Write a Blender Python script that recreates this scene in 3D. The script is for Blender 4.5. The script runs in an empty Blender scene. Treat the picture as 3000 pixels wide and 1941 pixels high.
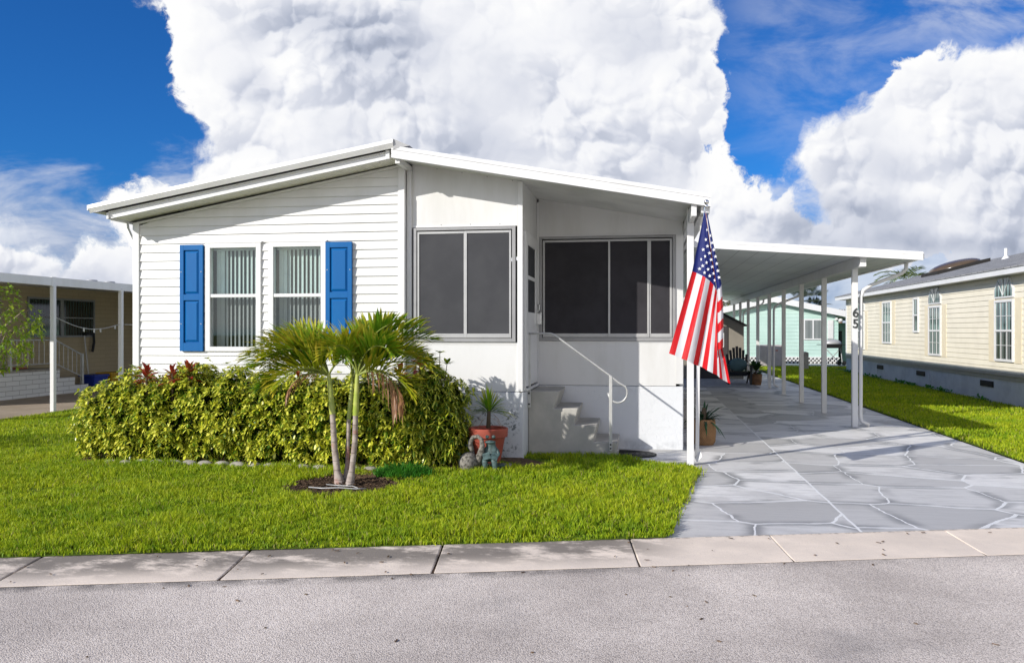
import bpy, bmesh, math, random
import numpy as np
from mathutils import Vector, Matrix
random.seed(7); RNG=np.random.default_rng(11)
# ---------------------------------------------------------------- survey of the place
TH=math.radians(8.967); H=1.521; F=2440.0; CY=968.0
SUN_EL=math.radians(24.0)
_c,_s=math.cos(TH),math.sin(TH)
def G(px,py,z=0.0):
    a=(px-1500)/F; Z=(H-z)*F/(py-CY); return Vector((Z*(a*_c-_s),Z*(_c+a*_s),z))
def PY(px,py,Y):
    a=(px-1500)/F; Z=Y/(_c+a*_s); return Vector((Z*(a*_c-_s),Y,H-(py-CY)*Z/F))
def PX(px,py,X):
    a=(px-1500)/F; Z=X/(a*_c-_s); return Vector((X,Z*(_c+a*_s),H-(py-CY)*Z/F))
SC=bpy.context.scene; COL=SC.collection
# ---------------------------------------------------------------- object helpers
def tag(o,label=None,cat=None,group=None,kind=None):
    if label: o['label']=label
    if cat: o['category']=cat
    if group: o['group']=group
    if kind: o['kind']=kind
    return o
def thing(name,label,cat,loc=(0,0,0),group=None):
    o=bpy.data.objects.new(name,None); COL.objects.link(o); o.location=loc; o.empty_display_size=.2
    return tag(o,label,cat,group)
def wloc(o):
    v=Vector(o.location)
    return v if o.parent is None else v+wloc(o.parent)
class MB:
    def __init__(s): s.v=[];s.f=[];s.m=[];s.uv=None
    def add(s,pts,faces,m=0):
        n=len(s.v); s.v+= [tuple(p) for p in pts]
        for f in faces: s.f.append(tuple(i+n for i in f)); s.m.append(m)
        return s
    def poly(s,pts,m=0): return s.add(pts,[tuple(range(len(pts)))],m)
    def box(s,x0,x1,y0,y1,z0,z1,m=0):
        p=[(x0,y0,z0),(x1,y0,z0),(x1,y1,z0),(x0,y1,z0),(x0,y0,z1),(x1,y0,z1),(x1,y1,z1),(x0,y1,z1)]
        return s.add(p,[(0,3,2,1),(4,5,6,7),(0,1,5,4),(1,2,6,5),(2,3,7,6),(3,0,4,7)],m)
    def hexa(s,p,m=0): return s.add(p,[(0,3,2,1),(4,5,6,7),(0,1,5,4),(1,2,6,5),(2,3,7,6),(3,0,4,7)],m)
    def obox(s,c,size,R=None,m=0):
        R=R or Matrix.Identity(3); c=Vector(c); a,b,d=[q/2 for q in size]
        p=[c+R@Vector(q) for q in((-a,-b,-d),(a,-b,-d),(a,b,-d),(-a,b,-d),(-a,-b,d),(a,-b,d),(a,b,d),(-a,b,d))]
        return s.hexa(p,m)
    def prism(s,pts,off,m=0):
        n=len(pts); off=Vector(off); P=[Vector(p) for p in pts]; P+=[p+off for p in P]
        F_=[tuple(range(n))[::-1],tuple(range(n,2*n))]+[(i,(i+1)%n,(i+1)%n+n,i+n) for i in range(n)]
        return s.add(P,F_,m)
    def tube(s,pts,r,n=8,m=0,cap=True,sx=1.0):
        pts=[Vector(p) for p in pts]; k=len(pts); rr=[r]*k if not hasattr(r,'__len__') else r
        V=[];Fc=[]; up=None
        for i,p in enumerate(pts):
            t=(pts[min(i+1,k-1)]-pts[max(i-1,0)]).normalized()
            if up is None:
                up=Vector((0,0,1)) if abs(t.z)<.9 else Vector((0,1,0))
            a=t.cross(up).normalized(); b=a.cross(t).normalized(); up=b
            for j in range(n):
                an=2*math.pi*j/n+math.pi/n
                V.append(p+a*math.cos(an)*rr[i]*sx+b*math.sin(an)*rr[i])
        for i in range(k-1):
            for j in range(n):
                Fc.append((i*n+j,i*n+(j+1)%n,(i+1)*n+(j+1)%n,(i+1)*n+j))
        if cap: Fc+=[tuple(range(n))[::-1],tuple(range((k-1)*n,k*n))]
        return s.add(V,Fc,m)
    def lathe(s,prof,c=(0,0,0),n=24,m=0,sx=1,sy=1):
        c=Vector(c);V=[];Fc=[]
        for r,z in prof:
            for j in range(n):
                a=2*math.pi*j/n; V.append(c+Vector((r*math.cos(a)*sx,r*math.sin(a)*sy,z)))
        for i in range(len(prof)-1):
            for j in range(n): Fc.append((i*n+j,i*n+(j+1)%n,(i+1)*n+(j+1)%n,(i+1)*n+j))
        Fc.append(tuple(range(n))[::-1]); Fc.append(tuple(range((len(prof)-1)*n,len(prof)*n)))
        return s.add(V,Fc,m)
    def ell(s,c,r,R=None,n=14,m=0):
        R=R or Matrix.Identity(3); c=Vector(c); V=[];Fc=[]; k=n//2
        for i in range(1,k):
            t=math.pi*i/k
            for j in range(n):
                a=2*math.pi*j/n
                V.append(c+R@Vector((r[0]*math.sin(t)*math.cos(a),r[1]*math.sin(t)*math.sin(a),r[2]*math.cos(t))))
        V+=[c+R@Vector((0,0,r[2])),c+R@Vector((0,0,-r[2]))]; T=len(V)-2;B=T+1
        for i in range(k-2):
            for j in range(n): Fc.append((i*n+j,(i+1)*n+j,(i+1)*n+(j+1)%n,i*n+(j+1)%n))
        for j in range(n): Fc.append((T,j,(j+1)%n)); Fc.append((B,(k-2)*n+(j+1)%n,(k-2)*n+j))
        return s.add(V,Fc,m)
    def build(s,name,mats,parent=None,smooth=False,bevel=0,label=None,kind=None,sub=0):
        off=wloc(parent) if parent else Vector((0,0,0))
        me=bpy.data.meshes.new(name); me.from_pydata([(p[0]-off.x,p[1]-off.y,p[2]-off.z) for p in s.v],[],s.f)
        if not isinstance(mats,(list,tuple)): mats=[mats]
        for q in mats: me.materials.append(q)
        me.polygons.foreach_set('material_index',s.m)
        if smooth: me.polygons.foreach_set('use_smooth',[True]*len(s.f))
        me.update(); o=bpy.data.objects.new(name,me); COL.objects.link(o)
        if parent: o.parent=parent
        if smooth==2:
            md=o.modifiers.new('edge','EDGE_SPLIT'); md.split_angle=math.radians(40)
        if bevel:
            md=o.modifiers.new('bevel','BEVEL'); md.width=bevel; md.segments=2; md.limit_method='ANGLE'
        if sub:
            md=o.modifiers.new('sub','SUBSURF'); md.levels=md.render_levels=sub
        return tag(o,label,kind=kind)
def npmesh(name,V,Fq,mat,parent=None,uv=None,smooth=False):
    """numpy mesh; Fq = (n,k) index array, uv per vertex"""
    off=np.array(wloc(parent)) if parent else np.zeros(3)
    me=bpy.data.meshes.new(name); V=(V-off).astype(np.float32); n,k=Fq.shape
    me.vertices.add(len(V)); me.vertices.foreach_set('co',V.ravel())
    me.loops.add(n*k); me.loops.foreach_set('vertex_index',Fq.ravel().astype(np.int32))
    me.polygons.add(n); me.polygons.foreach_set('loop_start',np.arange(0,n*k,k,dtype=np.int32)); 
    try: me.polygons.foreach_set('loop_total',np.full(n,k,dtype=np.int32))
    except Exception: pass
    if uv is not None:
        l=me.uv_layers.new(name='UVMap'); l.data.foreach_set('uv',uv[Fq.ravel()].astype(np.float32).ravel())
    me.materials.append(mat); me.update(calc_edges=True); me.validate()
    if smooth: me.polygons.foreach_set('use_smooth',np.ones(len(me.polygons),dtype=bool))
    o=bpy.data.objects.new(name,me); COL.objects.link(o)
    if parent: o.parent=parent
    return o
# ---------------------------------------------------------------- material helper
class MAT:
    def __init__(s,name,base=(.5,.5,.5),rough=.6,spec=.5,metal=0.):
        s.m=bpy.data.materials.new(name); s.m.use_nodes=True; s.nt=s.m.node_tree; s.N=s.nt.nodes; s.L=s.nt.links
        s.b=s.N['Principled BSDF']; s.out=s.N['Material Output']
        s.b.inputs['Base Color'].default_value=(*base,1); s.b.inputs['Roughness'].default_value=rough
        s.b.inputs['Specular IOR Level'].default_value=spec; s.b.inputs['Metallic'].default_value=metal
        s._pos=None
    def n(s,t,**k):
        q=s.N.new(t)
        for a,b in k.items(): setattr(q,a,b)
        return q
    def p(s,sock,v):
        if isinstance(v,bpy.types.NodeSocket): s.L.new(v,sock)
        elif isinstance(v,(tuple,list)) and len(v)==3 and sock.type=='RGBA': sock.default_value=(*v,1)
        else: sock.default_value=v
    @property
    def pos(s):
        if s._pos is None: s._pos=s.n('ShaderNodeNewGeometry').outputs['Position']
        return s._pos
    @property
    def uv(s): return s.n('ShaderNodeUVMap').outputs[0]
    def rnd(s): return s.n('ShaderNodeNewGeometry').outputs['Random Per Island']
    def sep(s,v):
        q=s.n('ShaderNodeSeparateXYZ'); s.L.new(v,q.inputs[0]); return q.outputs
    def math(s,op,a,b=None,c=None,clamp=False):
        q=s.n('ShaderNodeMath',operation=op,use_clamp=clamp); s.p(q.inputs[0],a)
        if b is not None: s.p(q.inputs[1],b)
        if c is not None: s.p(q.inputs[2],c)
        return q.outputs[0]
    def scale(s,v,sc):
        q=s.n('ShaderNodeVectorMath',operation='MULTIPLY'); s.p(q.inputs[0],v); q.inputs[1].default_value=sc; return q.outputs[0]
    def vadd(s,v,w):
        q=s.n('ShaderNodeVectorMath',operation='ADD'); s.p(q.inputs[0],v); s.p(q.inputs[1],w); return q.outputs[0]
    def noise(s,scale,detail=4,rough=.55,vec=None,dist=0.,color=False):
        q=s.n('ShaderNodeTexNoise'); s.L.new(vec if vec is not None else s.pos,q.inputs['Vector'])
        q.inputs['Scale'].default_value=scale; q.inputs['Detail'].default_value=detail; q.inputs['Roughness'].default_value=rough; q.inputs['Distortion'].default_value=dist
        return q.outputs['Color' if color else 'Fac']
    def ss(s,v,a,b,lo=0.,hi=1.):
        q=s.n('ShaderNodeMapRange',interpolation_type='SMOOTHSTEP'); s.p(q.inputs[0],v)
        for i,x in enumerate((a,b,lo,hi)): q.inputs[i+1].default_value=x
        return q.outputs[0]
    def mix(s,f,a,b,mode='MIX'):
        q=s.n('ShaderNodeMix',data_type='RGBA',blend_type=mode); s.p(q.inputs[0],f); s.p(q.inputs[6],a); s.p(q.inputs[7],b); return q.outputs[2]
    def col(s,v): s.p(s.b.inputs['Base Color'],v); return s
    def rough(s,v): s.p(s.b.inputs['Roughness'],v); return s
    def bump(s,h,strength=.3,dist=.01):
        q=s.n('ShaderNodeBump'); q.inputs['Strength'].default_value=strength; q.inputs['Distance'].default_value=dist; s.L.new(h,q.inputs['Height']); s.L.new(q.outputs[0],s.b.inputs['Normal']); return s
    def translucent(s,colr,amt):
        t=s.n('ShaderNodeBsdfTranslucent'); s.p(t.inputs[0],colr); mx=s.n('ShaderNodeMixShader'); mx.inputs[0].default_value=amt
        s.L.new(s.b.outputs[0],mx.inputs[1]); s.L.new(t.outputs[0],mx.inputs[2]); s.L.new(mx.outputs[0],s.out.inputs[0]); return s
def simple(name,base,rough=.5,spec=.5,metal=0.,var=.06,scale=6.,bump=0.):
    k=MAT(name,base,rough,spec,metal)
    d=tuple(max(0,c*(1-2.2*var)) for c in base); n_=k.noise(scale,5,.6)
    k.col(k.mix(k.ss(n_,.35,.72),base,d))
    if bump: k.bump(k.noise(scale*12,3),bump,.004)
    return k.m
# ---------------------------------------------------------------- materials
def white_paint(name,base=(.80,.80,.79),dirt=.12,rough=.45):
    k=MAT(name,base,rough,.4)
    st=k.noise(2.2,6,.62,k.scale(k.pos,(1,1,.22))); fine=k.noise(30,3)
    z=k.sep(k.pos)[2]
    f=k.math('MULTIPLY',k.ss(st,.42,.70),dirt*1.35)
    k.col(k.mix(f,base,(base[0]*.62,base[1]*.6,base[2]*.54)))
    k.bump(fine,.05,.003); return k.m
M_white=white_paint('white_painted_metal',(.72,.72,.72),.12)
M_siding=white_paint('white_vinyl',(.70,.70,.69),.16,.4)
M_panel=white_paint('white_panel',(.69,.69,.685),.22,.5)
M_fascia=white_paint('white_fascia_metal',(.74,.74,.74),.18,.35)
def m_stucco():
    k=MAT('white_stucco',(.72,.74,.77),.8,.2)
    X,Y,Z=k.sep(k.pos); low=k.ss(Z,.72,.50); mold=k.math('MULTIPLY',low,k.ss(k.noise(5,8,.72),.46,.56))
    spots=k.ss(k.noise(26,6,.72),.49,.57)
    leftm=k.ss(X,-1.40,-1.46)
    f=k.math('MULTIPLY',k.math('MULTIPLY',mold,spots,),leftm)
    f2=k.math('MULTIPLY',k.ss(Z,.22,.02),k.ss(k.noise(5,5,.6),.4,.7,0,.5))
    k.col(k.mix(k.math('MAXIMUM',f,f2),(.66,.675,.695),(.17,.19,.20)))
    tr=k.noise(5,3,.5,k.pos,1.5); k.bump(k.math('ADD',k.math('MULTIPLY',k.ss(k.math('ABSOLUTE',k.math('SUBTRACT',tr,.5)),.0,.02),.6),k.math('MULTIPLY',k.noise(60,3),.25)),.35,.012)
    return k.m
M_stucco=m_stucco()
M_soffit_white=simple('white_soffit',(.74,.74,.72),.6,.3,var=.08,scale=2.)
def m_soffit():
    k=MAT('vented_soffit',(.82,.80,.72),.6,.3)
    X,Y,Z=k.sep(k.pos)
    fr=k.math('FRACT',k.math('DIVIDE',X,.10)); rib=k.ss(k.math('ABSOLUTE',k.math('SUBTRACT',fr,.5)),.40,.46)
    hy=k.math('FRACT',k.math('DIVIDE',Y,.016)); hole=k.math('MULTIPLY',k.ss(k.math('ABSOLUTE',k.math('SUBTRACT',hy,.5)),.22,.16),k.math('GREATER_THAN',k.math('SINE',k.math('MULTIPLY',X,2*math.pi/.026)),.1))
    a=k.mix(k.math('MULTIPLY',hole,.5),(.84,.82,.74),(.30,.27,.19)); k.col(k.mix(rib,a,(.82,.81,.77)))
    k.bump(rib,.6,.01); return k.m
M_soffit=m_soffit()
M_alu=simple('grey_aluminium',(.44,.44,.44),.45,.5,.2,.05,5)
M_alu_dark=simple('weathered_aluminium',(.32,.32,.325),.5,.5,.2,.06,5)
def m_screen():
    k=MAT('insect_screen',(.075,.073,.076),.75,.15)
    X,Y,Z=k.sep(k.pos)
    wv=k.math('MULTIPLY',k.math('SINE',k.math('MULTIPLY',X,500.)),k.math('SINE',k.math('MULTIPLY',Z,500.)))
    n_=k.noise(3.,4,.55)
    c=k.mix(k.ss(n_,.3,.7),(.056,.057,.063),(.070,.071,.077)); k.col(k.mix(k.math('MULTIPLY',k.ss(wv,-.5,.5),.25),c,(.03,.03,.032)))
    return k.m
M_screen=m_screen()
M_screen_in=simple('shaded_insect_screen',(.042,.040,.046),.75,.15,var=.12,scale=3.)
def m_glass(name='window_glass',tint=(.86,.95,.93),refl=.45):
    k=MAT(name); k.N.remove(k.b)
    t=k.n('ShaderNodeBsdfTransparent'); t.inputs[0].default_value=(*tint,1)
    g=k.n('ShaderNodeBsdfGlossy'); g.inputs[0].default_value=(.9,.95,.95,1); g.inputs['Roughness'].default_value=.015
    bp=k.n('ShaderNodeBump'); bp.inputs['Strength'].default_value=.06; bp.inputs['Distance'].default_value=.01; k.L.new(k.noise(2.5,2),bp.inputs['Height']); k.L.new(bp.outputs[0],g.inputs['Normal'])
    fr=k.n('ShaderNodeFresnel'); fr.inputs[0].default_value=1.6
    mx=k.n('ShaderNodeMixShader'); k.L.new(k.math('ADD',k.math('MULTIPLY',fr.outputs[0],refl),.06),mx.inputs[0]); k.L.new(t.outputs[0],mx.inputs[1]); k.L.new(g.outputs[0],mx.inputs[2]); k.L.new(mx.outputs[0],k.out.inputs[0])
    return k.m
M_glass=m_glass()
M_dark=simple('dark_interior',(.018,.02,.02),.8,.1)
M_blind=simple('vertical_blind_vinyl',(.80,.86,.84),.5,.4,var=.04)
def m_blue():
    k=MAT('blue_shutter_paint',(.012,.12,.52),.5,.22)
    n_=k.noise(5,5,.6,k.scale(k.pos,(1,1,.4))); k.col(k.mix(k.ss(n_,.4,.75),(.0005,.105,.33),(.0005,.120,.36))); k.bump(k.noise(90,3,.5,k.scale(k.pos,(1,1,.1))),.08,.003)
    return k.m
M_blue=m_blue()
def m_conc(name,a,b,sc=3.,rough=.85,stain=None):
    k=MAT(name,a,rough,.25); n1=k.noise(sc,8,.66); n2=k.noise(120,3,.6)
    c=k.mix(k.ss(n1,.35,.68),a,b); c=k.mix(k.ss(n2,.55,.7,0,.35),c,tuple(x*.55 for x in a))
    if stain: c=k.mix(k.math('MULTIPLY',k.ss(k.noise(1.1,7,.7),.50,.66),.6),c,stain)
    k.col(c); k.bump(n2,.25,.004); return k.m
M_step=m_conc('step_concrete',(.48,.46,.42),(.37,.36,.33),2.5)
M_grey_conc=m_conc('old_concrete',(.40,.37,.32),(.27,.25,.22),9)
def m_kerb():
    k=MAT('kerb_concrete',(.5,.45,.4),.85,.2)
    X,Y,Z=k.sep(k.pos)
    back=k.math('SUBTRACT',k.math('ADD',6.12,k.math('MULTIPLY',X,.2805)),Y)   # distance from the lawn edge
    base=k.mix(k.ss(k.noise(1.7,6,.6),.3,.7),(.90,.77,.64),(.76,.655,.555))
    st=k.noise(2.3,8,.70,k.scale(k.pos,(1,1.8,1))); leftness=k.ss(X,.4,-.3,.12,1.)
    f=k.math('MULTIPLY',k.math('MULTIPLY',k.ss(back,.62,.22),k.ss(st,.36,.54)),leftness)
    c=k.mix(k.math('MULTIPLY',f,.92),base,(.20,.175,.15))
    edge=k.math('MULTIPLY',k.ss(back,.035,.0),k.ss(k.noise(20,4),.4,.6,0,.6)); c=k.mix(edge,c,(.08,.07,.05))
    sp=k.ss(k.noise(70,4,.7),.58,.72,0,.4); c=k.mix(sp,c,(.28,.25,.23)); k.col(c)
    k.bump(k.math('ADD',k.noise(90,4,.6),k.math('MULTIPLY',st,1.2)),.3,.006); return k.m
M_kerb=m_kerb()
def m_road():
    k=MAT('worn_asphalt',(.2,.19,.19),.85,.3)
    v=k.n('ShaderNodeTexVoronoi'); v.inputs['Scale'].default_value=125; k.L.new(k.pos,v.inputs['Vector'])
    hsv=k.sep(v.outputs['Color'])[0]
    n1=k.noise(.55,7,.62); n2=k.noise(220,2,.5); X,Y,Z=k.sep(k.pos)
    agg=k.mix(k.ss(hsv,.05,.95),(.76,.67,.59),(.98,.885,.79))
    agg=k.mix(k.ss(v.outputs['Distance'],.35,.75,0,.8),agg,(.42,.37,.33))
    tone=k.mix(k.ss(n1,.30,.70),(.70,.685,.68),(1.10,1.09,1.08))
    c=k.mix(1.,agg,tone,'MULTIPLY')
    d=k.math('SUBTRACT',k.math('ADD',5.52,k.math('MULTIPLY',X,.2735)),Y)
    f=k.math('MULTIPLY',k.ss(d,.20,.0),k.ss(X,1.2,-1.5,.25,.75)); c=k.mix(k.math('MULTIPLY',f,k.ss(k.noise(5,5),.3,.6)),c,(.055,.05,.05))
    oil=k.ss(k.noise(.9,5,.6,k.vadd(k.pos,(7,3,0))),.58,.72,0,.35); c=k.mix(oil,c,(.28,.26,.25)); k.col(c)
    k.bump(k.math('ADD',v.outputs['Distance'],k.math('MULTIPLY',n2,.3)),.55,.006); return k.m
M_road=m_road()
def m_drive():
    k=MAT('painted_flagstone_concrete',(.4,.41,.43),.55,.4)
    X,Y,Z=k.sep(k.pos)
    side=k.math('GREATER_THAN',X,1.63)
    off=k.n('ShaderNodeCombineXYZ'); k.L.new(k.math('MULTIPLY',side,7.37),off.inputs[0]); k.L.new(k.math('MULTIPLY',side,3.1),off.inputs[1])
    w=k.noise(2.2,4,.6,color=True); wv=k.n('ShaderNodeVectorMath',operation='SUBTRACT'); k.L.new(w,wv.inputs[0]); wv.inputs[1].default_value=(.5,.5,.5)
    ws=k.scale(wv.outputs[0],(.12,.12,0)); pc=k.vadd(k.vadd(k.scale(k.pos,(.86,1.0,0)),ws),off.outputs[0])
    def vor(feat):
        v=k.n('ShaderNodeTexVoronoi',voronoi_dimensions='2D',feature=feat); v.inputs['Scale'].default_value=1.28; v.inputs['Randomness'].default_value=.85; k.L.new(pc,v.inputs['Vector']); return v
    vd=vor('DISTANCE_TO_EDGE').outputs['Distance']
    pc0=pc
    for dy in(-.016,.016):
        pc=k.vadd(pc0,(0,dy,0)); v2=vor('DISTANCE_TO_EDGE').outputs['Distance']; vd=k.math('MINIMUM',vd,v2)
    pc=pc0; vf=vor('F1'); rc=k.sep(vf.outputs['Color'])
    joint=k.ss(vd,.0085,.004)
    seam=k.ss(k.math('ABSOLUTE',k.math('SUBTRACT',X,k.math('ADD',1.63,k.math('MULTIPLY',k.math('SUBTRACT',k.noise(3,4),.5),.03)))),.014,.007)
    brush=k.noise(5,6,.65,k.scale(k.pos,(.5,2.6,1)),.6)
    base=k.mix(k.ss(rc[0],.1,.9),(.50,.49,.475),(.88,.865,.84))
    base=k.mix(k.ss(brush,.42,.75,0,.8),base,(.50,.49,.48))
    ed=k.math('MULTIPLY',k.ss(vd,.15,.0),k.ss(k.noise(1.3,3),.42,.56,.0,.95)); base=k.mix(ed,base,(.27,.27,.27)); base=k.mix(k.ss(k.noise(1.1,6,.65,k.vadd(k.pos,(4,9,0))),.50,.66,0,.45),base,(.43,.42,.405)); base=k.mix(k.ss(k.noise(45,5,.7),.57,.72,0,.35),base,(.25,.25,.25))
    lines=k.math('MAXIMUM',k.math('MULTIPLY',joint,k.ss(k.noise(6,3),.2,.42,.8,1.)),seam)
    near=k.ss(Y,20.,10.5,.15,1.)
    c=k.mix(k.math('MULTIPLY',lines,near),base,(.86,.86,.85))
    dirt=k.math('MULTIPLY',k.ss(k.math('SUBTRACT',Y,k.math('ADD',6.12,k.math('MULTIPLY',X,.2805))),.10,.0),.5); c=k.mix(dirt,c,(.2,.19,.18))
    k.col(c); k.rough(k.ss(brush,.3,.7,.42,.62)); k.bump(k.math('ADD',k.math('MULTIPLY',brush,.4),k.math('MULTIPLY',lines,.8)),.25,.006); return k.m
M_drive=m_drive()
def m_soil(name,a,b,sc=30):
    k=MAT(name,a,.95,.1); k.col(k.mix(k.ss(k.noise(sc,6,.7),.35,.65),a,b)); k.bump(k.noise(sc*2,4),.6,.02); return k.m
M_soil=m_soil('dark_mulch_soil',(.045,.030,.020),(.10,.065,.045))
M_leaflitter=m_soil('leaf_litter',(.22,.14,.09),(.07,.05,.03),22)
M_turf=m_soil('turf_base',(.09,.14,.012),(.13,.19,.02),14)
def m_grass():
    k=MAT('grass_blade',(.1,.2,.02),.55,.25)
    r=k.rnd(); big=k.noise(.9,4,.6); mid=k.noise(5,3,.6)
    c=k.mix(r,(.17,.32,.010),(.46,.56,.018)); c=k.mix(k.ss(big,.32,.68),c,k.mix(r,(.30,.42,.012),(.64,.67,.03)))
    c=k.mix(k.ss(mid,.50,.70,0,.5),c,(.10,.24,.010)); c=k.mix(k.ss(k.noise(22,3,.6),.50,.68,0,.55),c,(.07,.17,.008))
    dry=k.math('MULTIPLY',k.math('GREATER_THAN',k.math('FRACT',k.math('MULTIPLY',r,37.7)),.955),.8); c=k.mix(dry,c,(.40,.32,.13))
    vv=k.sep(k.uv)[1]; c=k.mix(k.ss(vv,.0,.55),k.mix(.5,c,(.03,.05,.01)),c)
    k.col(c); k.translucent(c,.38); return k.m
M_grass=m_grass()
def m_lushgrass():
    k=MAT('lush_grass_blade',(.05,.2,.02),.5,.3); r=k.rnd(); c=k.mix(r,(.03,.17,.012),(.10,.34,.03)); k.col(c); k.translucent(c,.35); return k.m
M_lush=m_lushgrass()
def m_hedge(name='variegated_leaf',yel=1.0,dark=1.0):
    k=MAT(name,(.1,.2,.02),.32,.5)
    u,v,_=k.sep(k.uv); r=k.rnd(); r2=k.math('FRACT',k.math('MULTIPLY',r,13.7))
    au=k.math('ABSOLUTE',u)
    n_=k.noise(60,3,.6)
    # yellow in an irregular blaze that starts from the midrib; green margin
    thr=k.math('ADD',k.math('MULTIPLY',r,.95*yel),k.math('MULTIPLY',k.math('SUBTRACT',n_,.5),.9))
    blaze=k.ss(k.math('SUBTRACT',thr,au),-.06,.10)
    g=k.mix(r2,(.045*dark,.12*dark,.008),(.13*dark,.25*dark,.012)); y=k.mix(r2,(.62*dark,.64*dark,.03),(.88*dark,.84*dark,.14))
    c=k.mix(blaze,g,y); k.col(c); k.translucent(c,.22); return k.m
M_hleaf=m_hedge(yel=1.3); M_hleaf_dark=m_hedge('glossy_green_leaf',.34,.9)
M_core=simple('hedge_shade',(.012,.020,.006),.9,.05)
M_twig=simple('brown_twig',(.12,.09,.06),.8,.2,var=.2)
def m_red():
    k=MAT('red_cordyline_leaf',(.3,.03,.02),.35,.5); r=k.rnd(); v=k.sep(k.uv)[1]; c=k.mix(r,(.42,.022,.02),(.26,.05,.02)); c=k.mix(k.ss(v,.5,.05),c,(.30,.10,.03)); k.col(c); k.translucent(c,.25); return k.m
M_red=m_red()
def m_palm(name='palm_leaflet',a=(.09,.25,.012),b=(.28,.44,.02),tip=(.62,.55,.06),tipamt=.8):
    k=MAT(name,a,.38,.5); r=k.rnd(); v=k.sep(k.uv)[1]; c=k.mix(r,a,b); r2=k.math('FRACT',k.math('MULTIPLY',r,7.3))
    c=k.mix(k.math('MULTIPLY',k.ss(k.math('ADD',v,k.math('MULTIPLY',r2,.5)),.75,1.25),tipamt),c,tip); k.col(c); k.translucent(c,.28); return k.m
M_palm=m_palm(); M_palm_yel=m_palm('yellowing_palm_leaflet',(.24,.32,.015),(.48,.50,.02),(.66,.52,.05),.9)
M_palm_dead=m_palm('dead_palm_leaflet',(.36,.18,.09),(.48,.28,.16),(.30,.13,.07),.5)
M_rachis=simple('palm_stalk',(.22,.26,.05),.5,.4)
def m_trunk():
    k=MAT('ringed_palm_trunk',(.3,.26,.22),.8,.2); Z=k.sep(k.pos)[2]
    rg=k.math('FRACT',k.math('ADD',k.math('MULTIPLY',Z,11.),k.math('MULTIPLY',k.noise(6,2),.25))); ring=k.ss(rg,.90,.97)
    c=k.mix(k.ss(k.noise(14,5,.65),.35,.65),(.42,.36,.32),(.27,.22,.19)); c=k.mix(k.math('MULTIPLY',k.ss(k.noise(4.5,3),.55,.68),.7),c,(.36,.13,.09))
    k.col(k.mix(k.math('MULTIPLY',ring,.6),c,(.15,.11,.09))); k.bump(ring,.5,.005); return k.m
M_trunk=m_trunk()
def m_shaft():
    k=MAT('green_crownshaft',(.3,.36,.06),.3,.5); Z=k.sep(k.pos)[2]; c=k.mix(k.ss(k.noise(9,4),.35,.7),(.30,.38,.05),(.46,.48,.12)); k.col(c); return k.m
M_shaft=m_shaft()
M_terra=simple('terracotta_plastic',(.40,.085,.055),.55,.4,var=.15,scale=7)
M_frog=simple('verdigris_resin',(.075,.125,.125),.5,.4,var=.3,scale=25,bump=.4)
M_swan=simple('weathered_cast_stone',(.27,.25,.22),.9,.2,var=.38,scale=35,bump=.6)
M_rubber=simple('black_rubber',(.018,.018,.02),.6,.4,var=.1,scale=30)
M_chrome=simple('chrome',(.75,.75,.75),.12,.5,1.,.02)
M_black=simple('black_plastic',(.02,.02,.022),.5,.4)
M_rail=simple('white_rail_paint',(.52,.52,.51),.4,.5,.2,.1)
def m_basket():
    k=MAT('woven_basket',(.36,.2,.09),.8,.2); X,Y,Z=k.sep(k.pos); a=k.math('ARCTAN2',k.math('SUBTRACT',Y,11.41),k.math('SUBTRACT',X,.80))
    w=k.math('MULTIPLY',k.math('SINE',k.math('MULTIPLY',Z,330.)),k.math('SINE',k.math('MULTIPLY',a,40.))); c=k.mix(k.ss(w,-.6,.6),(.20,.10,.045),(.46,.27,.13)); k.col(k.mix(k.ss(k.noise(9,4),.4,.7,0,.5),c,(.17,.09,.045))); k.bump(w,.5,.005); return k.m
M_basket=m_basket()
def m_flag(name,c):
    k=MAT(name,c,.5,.35); X,Y,Z=k.sep(k.pos)
    k.col(c); w=k.noise(26,3,.6,k.scale(k.pos,(1.5,1,.55)),.8); k.bump(w,.35,.012); k.translucent(c,.25); return k.m
M_fr=m_flag('flag_red',(.62,.008,.014)); M_fw=m_flag('flag_white',(.66,.66,.68)); M_fb=m_flag('flag_blue',(.006,.016,.15)); M_star=simple('flag_star_white',(.82,.82,.84),.6,.3)
M_cream=simple('cream_vinyl',(.80,.745,.61),.5,.35,var=.05,scale=1.5)
M_creamdark=simple('unfaded_cream_vinyl',(.77,.68,.50),.5,.35,var=.03)
def m_mint():
    k=MAT('mint_siding',(.42,.64,.56),.6,.3); k.col(k.mix(k.ss(k.noise(1.5,5),.35,.7),(.46,.63,.57),(.52,.69,.63))); return k.m
M_mint=m_mint()
def m_shingle():
    k=MAT('grey_shingle',(.2,.2,.21),.85,.2); X,Y,Z=k.sep(k.pos)
    b=k.n('ShaderNodeTexBrick'); b.inputs['Scale'].default_value=1.; b.inputs['Mortar Size'].default_value=.012; b.inputs['Brick Width'].default_value=.32; b.inputs['Row Height'].default_value=.14
    cb=k.n('ShaderNodeCombineXYZ'); k.L.new(Y,cb.inputs[0]); k.L.new(X,cb.inputs[1]); k.L.new(cb.outputs[0],b.inputs['Vector'])
    b.inputs['Color1'].default_value=(.29,.29,.29,1); b.inputs['Color2'].default_value=(.38,.38,.38,1); b.inputs['Mortar'].default_value=(.10,.10,.10,1)
    k.col(k.mix(k.ss(k.noise(2,5),.35,.7,0,.4),b.outputs[0],(.14,.14,.145))); return k.m
M_shingle=m_shingle()
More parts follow.
